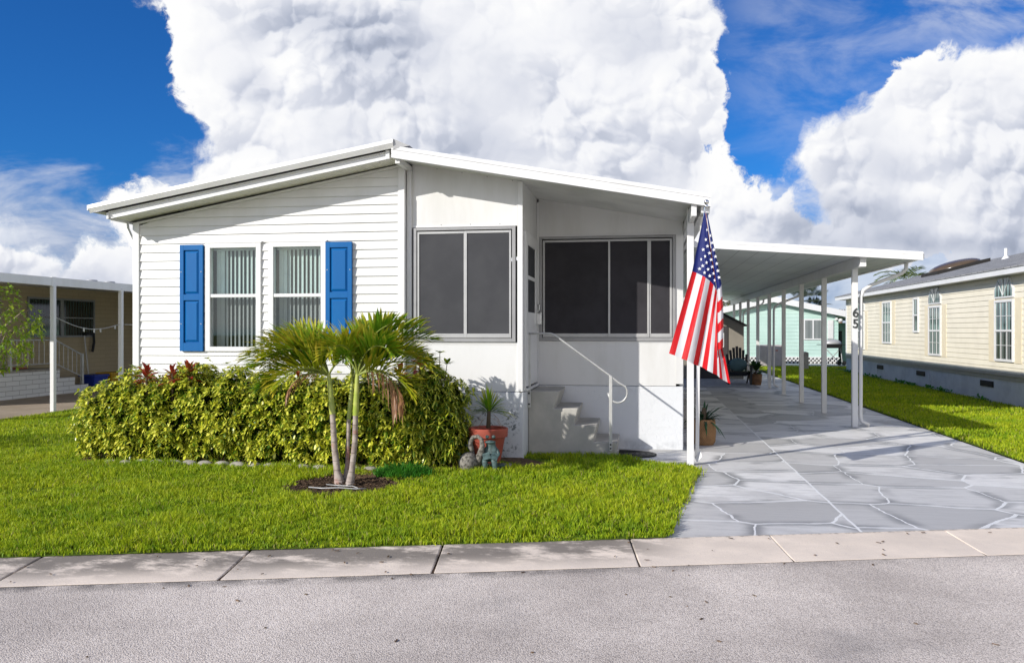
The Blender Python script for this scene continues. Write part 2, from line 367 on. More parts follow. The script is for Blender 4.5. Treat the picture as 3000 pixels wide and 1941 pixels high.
def m_beige():
    k=MAT('beige_brick_paint',(.3,.25,.17),.75,.2); X,Y,Z=k.sep(k.pos); cb=k.n('ShaderNodeCombineXYZ'); k.L.new(Y,cb.inputs[0]); k.L.new(Z,cb.inputs[1])
    b=k.n('ShaderNodeTexBrick'); k.L.new(cb.outputs[0],b.inputs['Vector']); b.inputs['Scale'].default_value=1; b.inputs['Brick Width'].default_value=.45; b.inputs['Row Height'].default_value=.11; b.inputs['Mortar Size'].default_value=.004
    b.inputs['Color1'].default_value=(.50,.41,.26,1); b.inputs['Color2'].default_value=(.47,.385,.25,1); b.inputs['Mortar'].default_value=(.36,.295,.19,1); k.col(b.outputs[0]); return k.m
M_beige=m_beige()
def m_block():
    k=MAT('white_block_paint',(.6,.6,.6),.7,.3); X,Y,Z=k.sep(k.pos); cb=k.n('ShaderNodeCombineXYZ'); k.L.new(Y,cb.inputs[0]); k.L.new(Z,cb.inputs[1])
    b=k.n('ShaderNodeTexBrick'); k.L.new(cb.outputs[0],b.inputs['Vector']); b.inputs['Scale'].default_value=1; b.inputs['Brick Width'].default_value=.40; b.inputs['Row Height'].default_value=.105; b.inputs['Mortar Size'].default_value=.006
    b.inputs['Color1'].default_value=(.76,.76,.74,1); b.inputs['Color2'].default_value=(.70,.70,.68,1); b.inputs['Mortar'].default_value=(.34,.33,.31,1); k.col(b.outputs[0]); k.bump(b.outputs['Fac'],-.4,.01); return k.m
M_block=m_block()
M_brownconc=m_conc('brown_concrete',(.40,.33,.26),(.32,.26,.20),1.5)
M_shed=simple('taupe_resin',(.27,.245,.205),.6,.3,var=.06,scale=2)
M_shedtrim=simple('dark_grey_resin',(.06,.055,.055),.6,.3)
M_chair=simple('charcoal_resin',(.030,.032,.036),.5,.4)
M_cushion=simple('teal_cushion_cloth',(.10,.17,.19),.9,.1)
M_rug=m_conc('outdoor_rug',(.42,.42,.42),(.2,.21,.22),7)
M_skirt=m_conc('painted_skirting_block',(.68,.67,.66),(.55,.54,.53),1.6)
M_trimgrey=simple('grey_beige_trim',(.42,.38,.31),.6,.3)
M_vent=simple('dark_vent',(.03,.028,.026),.7,.2)
M_bluebin=simple('blue_bin_plastic',(.01,.035,.30),.45,.4); M_yelbin=simple('yellow_bin_plastic',(.55,.32,.01),.45,.4)
M_util=simple('lilac_grey_plastic',(.42,.38,.39),.5,.4)
M_bronze=simple('bronze_acrylic',(.10,.07,.045),.2,.5)
def m_blindglass(name,a,b,freq,axis):
    k=MAT(name,a,.06,.6); P=k.sep(k.pos)[axis]; w=k.ss(k.math('SINE',k.math('MULTIPLY',P,freq)),-.4,.6); n_=k.noise(1.2,3); k.col(k.mix(k.math('MULTIPLY',w,k.ss(n_,.3,.6,.4,1.)),b,a)); return k.m
M_wincream=m_blindglass('curtained_glass',(.26,.38,.36),(.05,.07,.065),42.,1)
M_winscreen=m_blindglass('screened_glass',(.16,.19,.18),(.03,.035,.035),42.,1)
M_wingrey=m_blindglass('grey_glass',(.24,.26,.26),(.18,.2,.2),30.,0)
M_windark=m_blindglass('dark_glass',(.045,.07,.065),(.012,.018,.016),60.,1)
M_number=simple('dark_house_number',(.045,.05,.05),.5,.4)

def make_world():
    sc=bpy.context.scene
    w=bpy.data.worlds.new("World"); sc.world=w; w.use_nodes=True
    nt=w.node_tree; N=nt.nodes; L=nt.links; N.clear()
    def node(t,**k):
        n=N.new(t)
        for a,b in k.items(): setattr(n,a,b)
        return n
    def plug(s,v):
        if hasattr(v,'is_linked') or isinstance(v,bpy.types.NodeSocket): L.new(v,s)
        else: s.default_value=v
    def M(op,a,b=None,c=None,clamp=False):
        n=node('ShaderNodeMath',operation=op,use_clamp=clamp)
        plug(n.inputs[0],a)
        if b is not None: plug(n.inputs[1],b)
        if c is not None: plug(n.inputs[2],c)
        return n.outputs[0]
    def VM(op,a,b=None,s=None):
        n=node('ShaderNodeVectorMath',operation=op)
        plug(n.inputs[0],a)
        if b is not None: plug(n.inputs[1],b)
        if s is not None: plug(n.inputs['Scale'],s)
        return n.outputs['Value'] if op in('LENGTH','DOT_PRODUCT','DISTANCE') else n.outputs[0]
    def SS(v,a,b,lo=0.,hi=1.):
        n=node('ShaderNodeMapRange',interpolation_type='SMOOTHSTEP')
        plug(n.inputs[0],v); n.inputs[1].default_value=a;n.inputs[2].default_value=b
        n.inputs[3].default_value=lo;n.inputs[4].default_value=hi
        return n.outputs[0]
    def MIXC(f,a,b):
        n=node('ShaderNodeMix',data_type='RGBA'); plug(n.inputs[0],f); plug(n.inputs[6],a); plug(n.inputs[7],b); return n.outputs[2]
    def XYZ(x,y,z=0.):
        n=node('ShaderNodeCombineXYZ'); plug(n.inputs[0],x);plug(n.inputs[1],y);plug(n.inputs[2],z); return n.outputs[0]
    tc=node('ShaderNodeTexCoord').outputs['Generated']
    # direction rotated about the vertical so +Y is the way the big clouds stand
    rot=node('ShaderNodeVectorRotate',rotation_type='Z_AXIS'); L.new(tc,rot.inputs['Vector']); rot.inputs['Angle'].default_value=-TH
    sp=node('ShaderNodeSeparateXYZ'); L.new(rot.outputs[0],sp.inputs[0])
    x,y,z=sp.outputs
    ya=M('MAXIMUM',M('ABSOLUTE',y),0.25)
    K=1.9357
    U=M('ADD',M('MULTIPLY',M('DIVIDE',x,ya),K),1.190)
    V=M('SUBTRACT',0.768,M('MULTIPLY',M('DIVIDE',z,ya),K))
    P=XYZ(U,V)
    def noise(vec,scale,detail=6,rough=.55,dist=0.,off=(0,0,0),col=False):
        n=node('ShaderNodeTexNoise',noise_dimensions='3D'); L.new(VM('ADD',vec,off),n.inputs['Vector'])
        n.inputs['Scale'].default_value=scale;n.inputs['Detail'].default_value=detail;n.inputs['Roughness'].default_value=rough;n.inputs['Distortion'].default_value=dist
        return n.outputs['Color'] if col else n.outputs['Fac']
    # domain warp
    wv=noise(P,3.0,5,.55,col=True)
    wv=VM('SUBTRACT',wv,(.5,.5,.5))
    P1=VM('ADD',P,VM('SCALE',wv,s=.19))
    wv2=VM('SUBTRACT',noise(P,14.0,4,.6,col=True,off=(3,1,7)),(.5,.5,.5))
    P2=VM('ADD',P1,VM('SCALE',wv2,s=.022))
    def billow(vec,octs):
        out=None
        for sc_,amp,off in octs:
            n=node('ShaderNodeTexVoronoi',voronoi_dimensions='2D',feature='F1')
            n.inputs['Scale'].default_value=sc_; L.new(VM('ADD',vec,off),n.inputs['Vector'])
            d=n.outputs['Distance']
            h=M('MULTIPLY',M('SUBTRACT',1.0,M('MULTIPLY',d,d)),amp)
            out=h if out is None else M('ADD',out,h)
        return out
    OA=[(5.2,1.0,(0,0,0)),(12.,.5,(4.3,2.,0))]
    OB=[(26.,.17,(1.3,7.,0)),(58.,.06,(9,3,0))]
    BL=billow(P2,OA); BH=billow(P2,OB)
    B0=M('ADD',BL,BH)
    Q=VM('ADD',P2,(-.010,-.014,0))
    B1=M('ADD',billow(Q,OA),billow(Q,OB))
    # coverage: union of soft ellipses
    blobs=[(.78,-.10,.44,.34),(.60,.14,.19,.26),(.50,.03,.12,.10),(.60,.34,.19,.12),(.42,.50,.20,.07),(1.05,.22,.45,.40),(1.35,.10,.36,.26),(1.45,.32,.27,.26),
           (1.58,.24,.15,.15),(1.30,.56,.60,.24),(.80,.50,.50,.24),(1.62,.48,.15,.12),(2.05,.44,.24,.19),(2.28,.30,.26,.22),(2.45,.28,.25,.24),(2.10,.27,.10,.09),(1.90,.56,.3,.10),
           (.03,.63,.15,.10),(.20,.68,.20,.10),(2.6,.5,.5,.2),(3.3,.2,.4,.4)]
    cov=None
    for cx,cy,rx,ry in blobs:
        d=VM('LENGTH',VM('DIVIDE',VM('SUBTRACT',P1,(cx,cy,0)),(rx,ry,1)))
        v=M('MULTIPLY',M('SUBTRACT',1.0,d),min(rx,ry))
        cov=v if cov is None else M('MAXIMUM',cov,v)
    edge=M('ADD',cov,M('MULTIPLY',M('SUBTRACT',B0,1.35),.075))
    edge=M('ADD',edge,M('MULTIPLY',M('SUBTRACT',noise(P2,13,8,.68),.5),.11))
    wd=SS(noise(P,2.7,2,.5,off=(8,3,1)),.42,.66,.018,.075)
    mn_=node('ShaderNodeMapRange',interpolation_type='SMOOTHSTEP'); L.new(M('DIVIDE',M('ADD',edge,M('MULTIPLY',wd,.22)),wd),mn_.inputs[0]); mask=mn_.outputs[0]
    # thin veils: low haze on the left, top right corner
    veil_n=noise(VM('MULTIPLY',P,(1.,2.2,1.)),3.2,6,.6,.4)
    low=SS(M('ADD',V,M('MULTIPLY',M('SUBTRACT',veil_n,.5),.55)),.36,.56)
    lv=M('MULTIPLY',low,SS(veil_n,.18,.44))
    tr=M('MULTIPLY',M('MULTIPLY',SS(U,1.6,2.3),SS(V,.22,.02)),SS(veil_n,.34,.62,0,.65))
    tr2=M('MULTIPLY',M('MULTIPLY',SS(U,1.60,1.85),SS(V,.62,.05)),SS(veil_n,.36,.7,0,.40))
    wisp=M('MULTIPLY',SS(noise(P,9,6,.6),.60,.78),M('MULTIPLY',SS(M('ABSOLUTE',M('SUBTRACT',U,.10)),.08,.0),SS(M('ABSOLUTE',M('SUBTRACT',V,.15)),.07,.0)))
    veil=M('MAXIMUM',M('MAXIMUM',lv,M('MAXIMUM',tr,tr2)),M('MULTIPLY',wisp,.5))
    # cloud shading
    g1=M('SUBTRACT',B0,B1)
    soft=noise(P,4.0,3,.5,off=(2,9,4))
    g1=M('MULTIPLY',M('MAXIMUM',M('MINIMUM',g1,.10),-.12),SS(soft,.38,.62,.30,1.5))
    cre=M('MULTIPLY',M('SUBTRACT',B0,1.35),M('MULTIPLY',SS(soft,.35,.6,.35,1.2),.18))
    big=noise(VM('MULTIPLY',P,(1.,1.3,1.)),2.6,4,.5,.3,off=(5.2,1.7,0))
    sh=M('ADD',M('ADD',.86,g1),cre)
    # grey undersides
    def dark(cx,cy,rx,ry,amt):
        d=VM('LENGTH',VM('DIVIDE',VM('SUBTRACT',P1,(cx,cy,0)),(rx,ry,1)))
        return M('MULTIPLY',SS(d,1.15,.2),amt)
    dk=None
    for a in((.86,.13,.20,.15,.34),(.70,.05,.18,.08,.22),(1.12,.33,.16,.07,.22),(1.50,.06,.20,.11,.22),(.58,.20,.08,.07,.22),(1.95,.52,.35,.09,.40),(2.35,.45,.16,.12,.30),(2.25,.60,.45,.07,.55),(2.05,.40,.22,.05,.22),(1.62,.17,.10,.06,.20),
              (.10,.67,.30,.07,.40),(1.40,.42,.22,.06,.12)):
        v=dark(*a); dk=v if dk is None else M('ADD',dk,v)
    dk=M('MULTIPLY',dk,SS(big,.30,.62,.45,1.15))
    core=SS(cov,.0,.20,0.,.12)
    sh=M('SUBTRACT',sh,M('ADD',dk,core))
    sh=M('ADD',sh,M('MULTIPLY',M('SUBTRACT',big,.45),.80))
    rim=M('MULTIPLY',SS(edge,.06,.0),.12)
    sh=M('ADD',sh,rim)
    ramp=node('ShaderNodeValToRGB'); L.new(sh,ramp.inputs[0]); cr=ramp.color_ramp; cr.interpolation='B_SPLINE'
    pts=[(0.,(.20,.235,.32)),(.35,(.43,.475,.59)),(.60,(.68,.71,.80)),(.82,(.90,.91,.95)),(1.,(1.,1.,1.))]
    cr.elements[0].position=0; cr.elements[0].color=(*pts[0][1],1); cr.elements[1].position=1; cr.elements[1].color=(*pts[-1][1],1)
    for p_,c_ in pts[1:-1]:
        e=cr.elements.new(p_); e.color=(*c_,1)
    cr.interpolation='LINEAR'
    vcol=MIXC(SS(veil_n,.35,.62),(.40,.46,.62,1),(.74,.77,.85,1))
    # clear sky
    sky=node('ShaderNodeTexSky'); sky.sky_type='NISHITA'; sky.sun_disc=False; sky.sun_elevation=SUN_EL; sky.sun_rotation=math.radians(225); sky.altitude=0; sky.air_density=1.0; sky.dust_density=.3; sky.ozone_density=2.5
    skc=node('ShaderNodeMix',data_type='RGBA',blend_type='MULTIPLY'); skc.inputs[0].default_value=1; L.new(sky.outputs[0],skc.inputs[6]); skc.inputs[7].default_value=(.16,.66,1.38,1)
    bg1=node('ShaderNodeBackground'); L.new(skc.outputs[2],bg1.inputs[0]); bg1.inputs[1].default_value=.085
    # clouds drawn into the same world
    ccol=MIXC(mask,vcol,ramp.outputs[0])
    sunside_fill=SS(y,.10,-.25)  # unseen bright haze behind the camera, added to lift the shaded fronts
    ccol=MIXC(M('MULTIPLY',sunside_fill,.8),ccol,(1.,.96,.90,1))
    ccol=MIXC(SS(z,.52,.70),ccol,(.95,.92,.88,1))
    bg2=node('ShaderNodeBackground'); L.new(ccol,bg2.inputs[0]); L.new(M('ADD',1.0,M('MULTIPLY',M('MULTIPLY',sunside_fill,SS(z,.55,.30)),.45)),bg2.inputs[1])
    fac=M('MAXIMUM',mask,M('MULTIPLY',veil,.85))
    fac=M('MAXIMUM',fac,M('MULTIPLY',M('MULTIPLY',sunside_fill,SS(z,.50,.22,.05,1.)),SS(noise(P,2.,5,.55,off=(3,3,3)),.35,.60,.15,.75)))
    high=M('MULTIPLY',SS(z,.52,.70),SS(noise(tc,2.5,4,.5,off=(1,1,1)),.35,.60,.0,.15))  # thin unseen cloud overhead, added to warm the ambient light
    fac=M('MAXIMUM',fac,high)
    fac=M('MULTIPLY',fac,SS(z,-.02,.01))
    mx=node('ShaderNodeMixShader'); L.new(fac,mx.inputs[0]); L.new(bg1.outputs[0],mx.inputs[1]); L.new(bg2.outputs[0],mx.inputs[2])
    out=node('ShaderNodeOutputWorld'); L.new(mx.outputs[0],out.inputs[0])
    w.cycles.sampling_method='MANUAL'; w.cycles.sample_map_resolution=512
    return w

# ================================================================ THE SETTING
def kerbY(x): return 6.12+.2805*x
def roadY(x): return 5.52+.2735*x
def lawn_h(x,y):
    x=np.asarray(x,float); y=np.asarray(y,float)
    b=np.exp(-((x+3.9)/2.6)**4)*np.clip((y-7.6)/1.3,0,1)*.055
    return .014+b+.008*np.sin(x*1.7+.5)*np.sin(y*1.3)
LE=[(kerbY(.155),.155),(6.25,.184),(7.14,.298),(8.39,.465),(9.15,.60),(9.30,.60)]       # right edge of the lawn (Y,X)
def lawn_right(y):
    y=np.asarray(y,float); r=np.interp(y,[a for a,b in LE],[b for a,b in LE])
    # behind the walk in front of the steps the edge runs diagonally to the stair corner
    d=np.interp(y,[9.30,9.54,9.70,9.93,9.95],[.60,.40,.05,-.34,-6.2]); return np.where(y>9.3,d,r)
# ground to the horizon
o=MB().poly([(-400,-200,-.07),(400,-200,-.07),(400,600,-.07),(-400,600,-.07)]).build('ground',M_turf,kind='structure')
# road: sheet south of the kerb
r=MB(); r.poly([(-60,-30,-.022),(60,-30,-.022),(60,roadY(60),-.022),(-60,roadY(-60),-.022)]); r.build('road',M_road,kind='structure')
# kerb slabs with open joints over a dark bed
kb=MB(); js=[-10.3,-9.0,-7.75,-6.45,-5.2,-3.93,-2.63,-1.36,-.055,.96,2.29,3.6,4.9,6.2,7.5,8.8]
for i in range(len(js)-1):
    a,b=js[i]+.007,js[i+1]-.007
    if i>=8: a,b=js[i]+.002,js[i+1]-.002
    pts=[(a+.035,roadY(a),-.018),(b+.035,roadY(b),-.018),(b-.04,kerbY(b),.012),(a-.04,kerbY(a),.012)]
    kb.hexa([(p[0],p[1],-.2) for p in pts]+pts)
kb.build('kerb',M_kerb,kind='structure',bevel=.008)
kbed=MB().poly([(-40,roadY(-40)-.012,-.02),(40,roadY(40)-.012,-.02),(40,kerbY(40),-.02),(-40,kerbY(-40),-.02)]); kbed.build('kerb_bed',M_soil,kind='structure')
for xx in ((-40,-10.3),(8.8,40)):
    MB().hexa([(xx[0],roadY(xx[0]),-.2),(xx[1],roadY(xx[1]),-.2),(xx[1],kerbY(xx[1]),-.2),(xx[0],kerbY(xx[0]),-.2),(xx[0],roadY(xx[0]),-.018),(xx[1],roadY(xx[1]),-.018),(xx[1],kerbY(xx[1]),.012),(xx[0],kerbY(xx[0]),.012)]).build('kerb',M_kerb,kind='structure')
# driveway sheet
d=MB(); d.poly([(-1.38,kerbY(-1.38),0),(4.31,kerbY(4.31),0),(4.31,34.5,0),(-1.38,34.5,0)]); d.build('driveway',M_drive,kind='structure')
# front lawn turf (sheet with gentle swell)
def sheet(name,xs0,xs1,ys,mat,z=None,nx=40):
    ys=np.asarray(ys); V=[];Fq=[]
    for j,y in enumerate(ys):
        a=xs0(y) if callable(xs0) else xs0; b=xs1(y) if callable(xs1) else xs1
        for i in range(nx+1):
            x=a+(b-a)*i/nx; V.append((x,y,float(lawn_h(x,y)) if z is None else z))
    n=nx+1
    for j in range(len(ys)-1):
        for i in range(nx): Fq.append((j*n+i,j*n+i+1,(j+1)*n+i+1,(j+1)*n+i))
    return npmesh(name,np.array(V),np.array(Fq),mat)
def kerbX(y): return (y-6.12)/.2805
ysA=np.concatenate([np.linspace(1.5,9.95,70)])
lf=sheet('lawn',lambda y:-16.,lambda y:min(float(lawn_right(y)),float(kerbX(y))),ysA,M_turf,nx=70); tag(lf,kind='structure')
lf=sheet('lawn',-10.66,-6.25,np.linspace(9.95,45,40),M_turf,nx=14); tag(lf,kind='structure')
lf=sheet('lawn',4.31,30.,np.concatenate([np.linspace(7.33,13,10),np.linspace(13.5,45,40)]),M_turf,z=.014,nx=40); tag(lf,kind='structure')
lf=MB().poly([(-8,34.5,.012),(4.31,34.5,.012),(4.31,60,.012),(-8,60,.012)]).build('lawn',M_turf,kind='structure')
# triangle of lawn between kerb and y=7.33 on the right of the drive
MB().poly([(4.31,kerbY(4.31),.013),(30,kerbY(30),.013),(30,7.33,.013),(4.31,7.33,.013)]) if False else None
# neighbour's driveway
MB().poly([(-16.0,9.0,.03),(-10.68,9.0,.03),(-10.68,30,.03),(-16.0,30,.03)]).build('neighbour_driveway',M_brownconc,kind='structure')
# planting bed soil between edging and house wall
bed=MB(); 
bp=[(-6.42,8.66),(-6.15,8.50),(-2.66,8.50),(-2.1,8.55),(-1.1,8.95),(-1.0,9.2),(-1.39,9.55),(-6.2,9.46),(-6.45,9.2)]
bed.poly([(x,y,float(lawn_h(x,y))+.012) for x,y in bp]); bed.build('planting_bed',M_leaflitter,kind='structure')
# ---------------------------------------------------------------- grass blades
def in_mulch(x,y): return ((x+2.86)/.50)**2+((y-7.68)/.50)**2 < (1.0+.10*np.sin(7*np.arctan2(y-7.68,x+2.86))+.08*np.sin(13*np.arctan2(y-7.68,x+2.86)))
def blades(name,x,y,z,hgt,wid,label,cat,mat=M_grass,lean=.55):
    n=len(x); az=RNG.uniform(0,2*np.pi,n); h=hgt*RNG.uniform(.55,1.25,n); w=wid*RNG.uniform(.7,1.3,n)
    ln=RNG.uniform(.05,lean,n); la=RNG.uniform(0,2*np.pi,n); dx,dy=np.cos(la)*ln*h,np.sin(la)*ln*h
    ax,ay=np.cos(az)*w/2,np.sin(az)*w/2
    V=np.empty((n,5,3)); V[:,0]=np.stack([x-ax,y-ay,z],1); V[:,1]=np.stack([x+ax,y+ay,z],1)
    mz=z+h*.6; V[:,2]=np.stack([x+ax*.8+dx*.4,y+ay*.8+dy*.4,mz],1); V[:,3]=np.stack([x-ax*.8+dx*.4,y-ay*.8+dy*.4,mz],1)
    V[:,4]=np.stack([x+dx*1.25,y+dy*1.25,z+h*.96],1)
    b=np.arange(n)*5; T=np.concatenate([np.stack([b,b+1,b+2],1),np.stack([b,b+2,b+3],1),np.stack([b+3,b+2,b+4],1)])
    uv=np.tile(np.array([[0,0],[1,0],[1,.6],[0,.6],[.5,1.]]),(n,1))
    o=npmesh(name,V.reshape(-1,3),T,mat,uv=uv); return tag(o,label,cat,kind='stuff')
def tufts(x,y,k=7,sp=.020):
    n=len(x); return np.repeat(x,k)+RNG.normal(0,sp,n*k),np.repeat(y,k)+RNG.normal(0,sp,n*k)
def scatter(x0,x1,y0,y1,dens):
    n=int((x1-x0)*(y1-y0)*dens); return RNG.uniform(x0,x1,n),RNG.uniform(y0,y1,n)
xs,ys_=[],[]
for (x0,x1,y0,y1,dn) in [(-7.6,.75,3.6,6.4,8000),(-8.2,.75,6.4,8.6,6500),(-9.5,-6.3,7.5,10.,4200),(-6.4,.75,8.6,9.95,6000)]:
    a,b=tufts(*scatter(x0,x1,y0,y1,dn/7.)); xs.append(a);ys_.append(b)
x=np.concatenate(xs);y=np.concatenate(ys_)
j=RNG.normal(0,.022,len(x))
keep=(y>kerbY(x)+.012+j*.5)&(x<lawn_right(y)+.015+j*.9)&(~in_mulch(x,y))&(y<9.93)
# keep out of the bed
bedfront=np.interp(x,[-6.52,-6.42,-6.15,-2.66,-2.1,-1.1,-1.0],[9.6,8.66,8.50,8.50,8.55,8.95,9.5])
keep&=~((y>bedfront+.02)&(x>-6.5)&(x<-1.05)&(y<9.6))
# only what the street side can see of the lawn
u_=(x*_c+y*_s)/( -x*_s+y*_c); keep&=(u_>-1.0)
# thin sparse patches
patch=np.sin(x*2.1+1.)*np.sin(y*2.9)+.5*np.sin(x*5.3)*np.sin(y*4.7)
keep&=RNG.uniform(0,1,len(x))>np.clip(patch-.75,0,.5)
x,y=x[keep],y[keep]
hh=.058+.018*np.sin(x*3.1)*np.sin(y*2.3+1)+.014*np.sin(x*9+y*2)*np.sin(y*7)+.012*np.sin(x*31+y*13)*np.sin(y*29-x*9)
hh*=np.where(y<kerbY(x)+.15,.62,1.)
blades('lawn_grass',x,y,lawn_h(x,y)-.005,hh,.0085,'bright green front lawn grass between the kerb and the hedge','grass')
a,b=scatter(-10.7,-6.3,10.,17.,1500); k_=(a<-6.35)
blades('side_lawn_grass',a[k_],b[k_],lawn_h(a[k_],b[k_])-.005,.055,.011,'sunlit green grass strip between the white home and the beige house','grass')
A,B=[],[]
for (y0,y1,dn) in [(7.35,11,2600),(11,16,1500),(16,24,750),(24,38,320)]:
    a,b=scatter(4.3,7.25 if y0>10 else 9.0,y0,y1,dn); A.append(a);B.append(b)
a=np.concatenate(A);b=np.concatenate(B); wj=RNG.normal(0,.02,len(a)); k_=(a>4.33+wj)&(b>kerbY(a))
u_=(a*_c+b*_s)/(-a*_s+b*_c); k_&=(u_<.95)
blades('side_yard_grass',a[k_],b[k_],np.full(k_.sum(),.01),.050+.0006*b[k_],.007+.0006*b[k_],'green grass strip between the grey driveway and the cream house','grass')
a,b=scatter(-.5,9.,34.6,38.5,260)
blades('back_lawn_grass',a,b,np.full(len(a),.01),.07,.03,'green grass at the far end of the driveway before the mint house','grass')
# lush clump
n=1100; r_=np.sqrt(RNG.uniform(0,1,n)); t_=RNG.uniform(0,2*np.pi,n); gx=-2.42+.31*r_*np.cos(t_); gy=8.22+.18*r_*np.sin(t_)
o=blades('grass_clump',gx,gy,lawn_h(gx,gy)-.005,.17-.08*r_,.010,'dense dark green grass clump in front of the hedge beside the palm','grass clump',M_lush,.9)
del o['kind']
# ---------------------------------------------------------------- mulch ring
mm=MB(); pts=[]
for i in range(40):
    t=2*math.pi*i/40; rr=.49*(1+.05*math.sin(7*t)+.04*math.sin(13*t)); pts.append((-2.86+rr*math.cos(t),7.68+rr*math.sin(t),.034))
mm.poly(pts); mm.build('mulch_ring',M_soil,kind='structure')
ch=MB()
for i in range(1500):
    t=random.uniform(0,6.283); rr=.55*math.sqrt(random.random()); p=(-2.86+rr*math.cos(t),7.68+rr*math.sin(t),.036+random.uniform(0,.022)*(1-rr/.6))
    R=Matrix.Rotation(random.uniform(0,6.28),3,'Z')@Matrix.Rotation(random.uniform(-.6,.6),3,'X')@Matrix.Rotation(random.uniform(-.5,.5),3,'Y')
    ch.obox(p,(random.uniform(.015,.05),random.uniform(.004,.012),.004),R,random.choice((0,0,0,1)))
ch.build('mulch_chips',[M_soil,M_leaflitter]); tag(bpy.data.objects['mulch_chips'],'dark brown wood chip mulch around the palm trunks','mulch',kind='stuff')
lt=MB()
for i in range(1400):
    if i%2: px_,py_=random.uniform(-6.0,-1.2),random.uniform(8.45,8.85)
    else: px_,py_=random.uniform(-3.2,-2.2),random.uniform(8.0,8.5)
    R=Matrix.Rotation(random.uniform(0,6.28),3,'Z')@Matrix.Rotation(random.uniform(-.5,.5),3,'X')
    lt.obox((px_,py_,float(lawn_h(px_,py_))+.02),(random.uniform(.02,.05),random.uniform(.008,.018),.003),R)
lt.build('leaf_litter',M_leaflitter); tag(bpy.data.objects['leaf_litter'],'reddish dry leaf litter along the front of the hedge','leaf litter',kind='stuff')
def cord(pts,r,name,label,cat,mat):
    P=[Vector(p) for p in pts]; m_=MB().tube(P,r,6); o=m_.build(name,mat,smooth=True); return tag(o,label,cat)
cord([(-3.1,7.42,.055),(-2.95,7.36,.06),(-2.8,7.40,.062),(-2.62,7.38,.06),(-2.55,7.44,.055)],.006,'cord','thin pale cord lying across the front of the mulch','cord',M_rail)
cord([(-2.98,7.55,.06),(-2.85,7.49,.065),(-2.7,7.50,.062),(-2.62,7.42,.06)],.004,'cord','thinner pale cord close to the palm trunks on the mulch','cord',M_rail)
# edging stones
def edging(x,y,s):
    m_=MB(); z=float(lawn_h(x,y))+.005; m_.ell((x,y,z),(.098*s,.052,.046*s),n=14); o=m_.build('edging_stone',M_grey_conc,smooth=True); return o
for i in range(17):
    xx=-5.85+i*.188+random.uniform(-.008,.008); o=edging(xx,8.46+random.uniform(-.012,.012),random.uniform(.92,1.06))
    tag(o,'grey scalloped concrete edging stone in the row along the hedge foot','edging stone','grey scalloped edging stones')

db=MB()
for i in range(70):
    if i%3: x_=random.uniform(-4.5,3.2); y_=kerbY(x_)-random.uniform(.02,1.0)*.75
    else: x_=random.uniform(-3.5,3.0); y_=random.uniform(3.2,5.4)
    if y_>kerbY(x_)-.6: zz=.018-.03*(kerbY(x_)-y_)/.6+.002
    else: zz=-.018
    db.obox((x_,y_,zz),(random.uniform(.008,.035),random.uniform(.004,.012),.003),Matrix.Rotation(random.uniform(0,6.28),3,'Z'),0)
o=db.build('leaf_debris',M_leaflitter); tag(o,'scattered dry leaf bits and twigs on the kerb and road','leaf debris',kind='stuff')
# ================================================================ LAP SIDING
def lap(mb,mapf,srange,z0,z1,rows,exposure,holes=(),lip=.016,m=0):
    """mapf(s,z,d)->xyz with d proud of the wall; srange(z)->(s0,s1); holes: (s0,s1,z0,z1)"""
    z=z0
    while z<z1-1e-4:
        zt=min(z+exposure,z1)
        cuts=sorted({z,zt}|{min(max(q,z),zt) for h in holes for q in(h[2],h[3])})
        for a,b in zip(cuts[:-1],cuts[1:]):
            if b-a<1e-4: continue
            da=lip*(1-(a-z)/exposure); db=lip*(1-(b-z)/exposure)
            la,ra=srange(a); lb,rb=srange(b)
            if ra-la<.005: continue
            if rb<lb: lb=rb=(lb+rb)/2
            segs=[]; cur=[(la,lb)]
            hs=sorted(h for h in holes if h[2]<(a+b)/2<h[3]); s_a,s_b=la,lb
            for h in hs: segs.append((s_a,s_b,h[0],h[0])); s_a=s_b=h[1]
            segs.append((s_a,s_b,ra,rb))
            for p,q,r_,t in segs:
                # gentle crease a third of the way up like double-4 vinyl
                mb.poly([mapf(p,a,da),mapf(r_,a,da),mapf(t,b,db),mapf(q,b,db)],m)
                if a==z: mb.poly([mapf(p,a,0),mapf(r_,a,0),mapf(r_,a,da),mapf(p,a,da)],m)
        z=zt
# ================================================================ THE WHITE HOME
home=thing('mobile_home','white vinyl-sided mobile home with blue shutters and a screened porch','house',(-2.8,9.463,0))
YS=9.463; XLc,XRc=-6.19,-2.84
rake=lambda x: 2.845+(x+6.219)*.1803      # top of the siding under the rake
wins=[(-5.235,-4.585,1.30,2.55),(-4.42,-3.765,1.30,2.55)]
sid=MB()
def sr(z):
    l=XLc if z<=rake(XLc) else (z-2.845)/.1803-6.219
    return (l,XRc)
z0=2.692-.1052*25
lap(sid,lambda s,z,d:(s,YS-d,z),sr,z0,3.47,0,.1052,[(w[0],w[1],w[2],w[3]) for w in wins],lip=.017)
sid.build('siding_wall',M_siding,home)
sf=MB(); sf.poly([(-6.215,YS-.0,.0),(-6.215,22,.0),(-6.215,22,2.85),(-6.215,YS,2.85)]); sf.poly([(-6.2,YS+.006,-.05),(-2.8,YS+.006,-.05),(-2.8,YS+.006,.068),(-6.2,YS+.006,.068)])
sf.build('side_wall',M_panel,home)
tr=MB(); tr.box(-6.222,-6.150,YS-.030,YS+.06,0,2.852); tr.box(-6.243,-6.2225,YS-.018,YS+.06,0,2.848)
tr.build('corner_trim',M_white,home,bevel=.004)
tr=MB(); tr.box(-2.842,-2.762,YS-.030,YS+.09,0,3.13); tr.box(-2.844,-2.764,YS-.024,YS+.09,3.1305,3.50)
tr.build('corner_trim',M_white,home,bevel=.004)
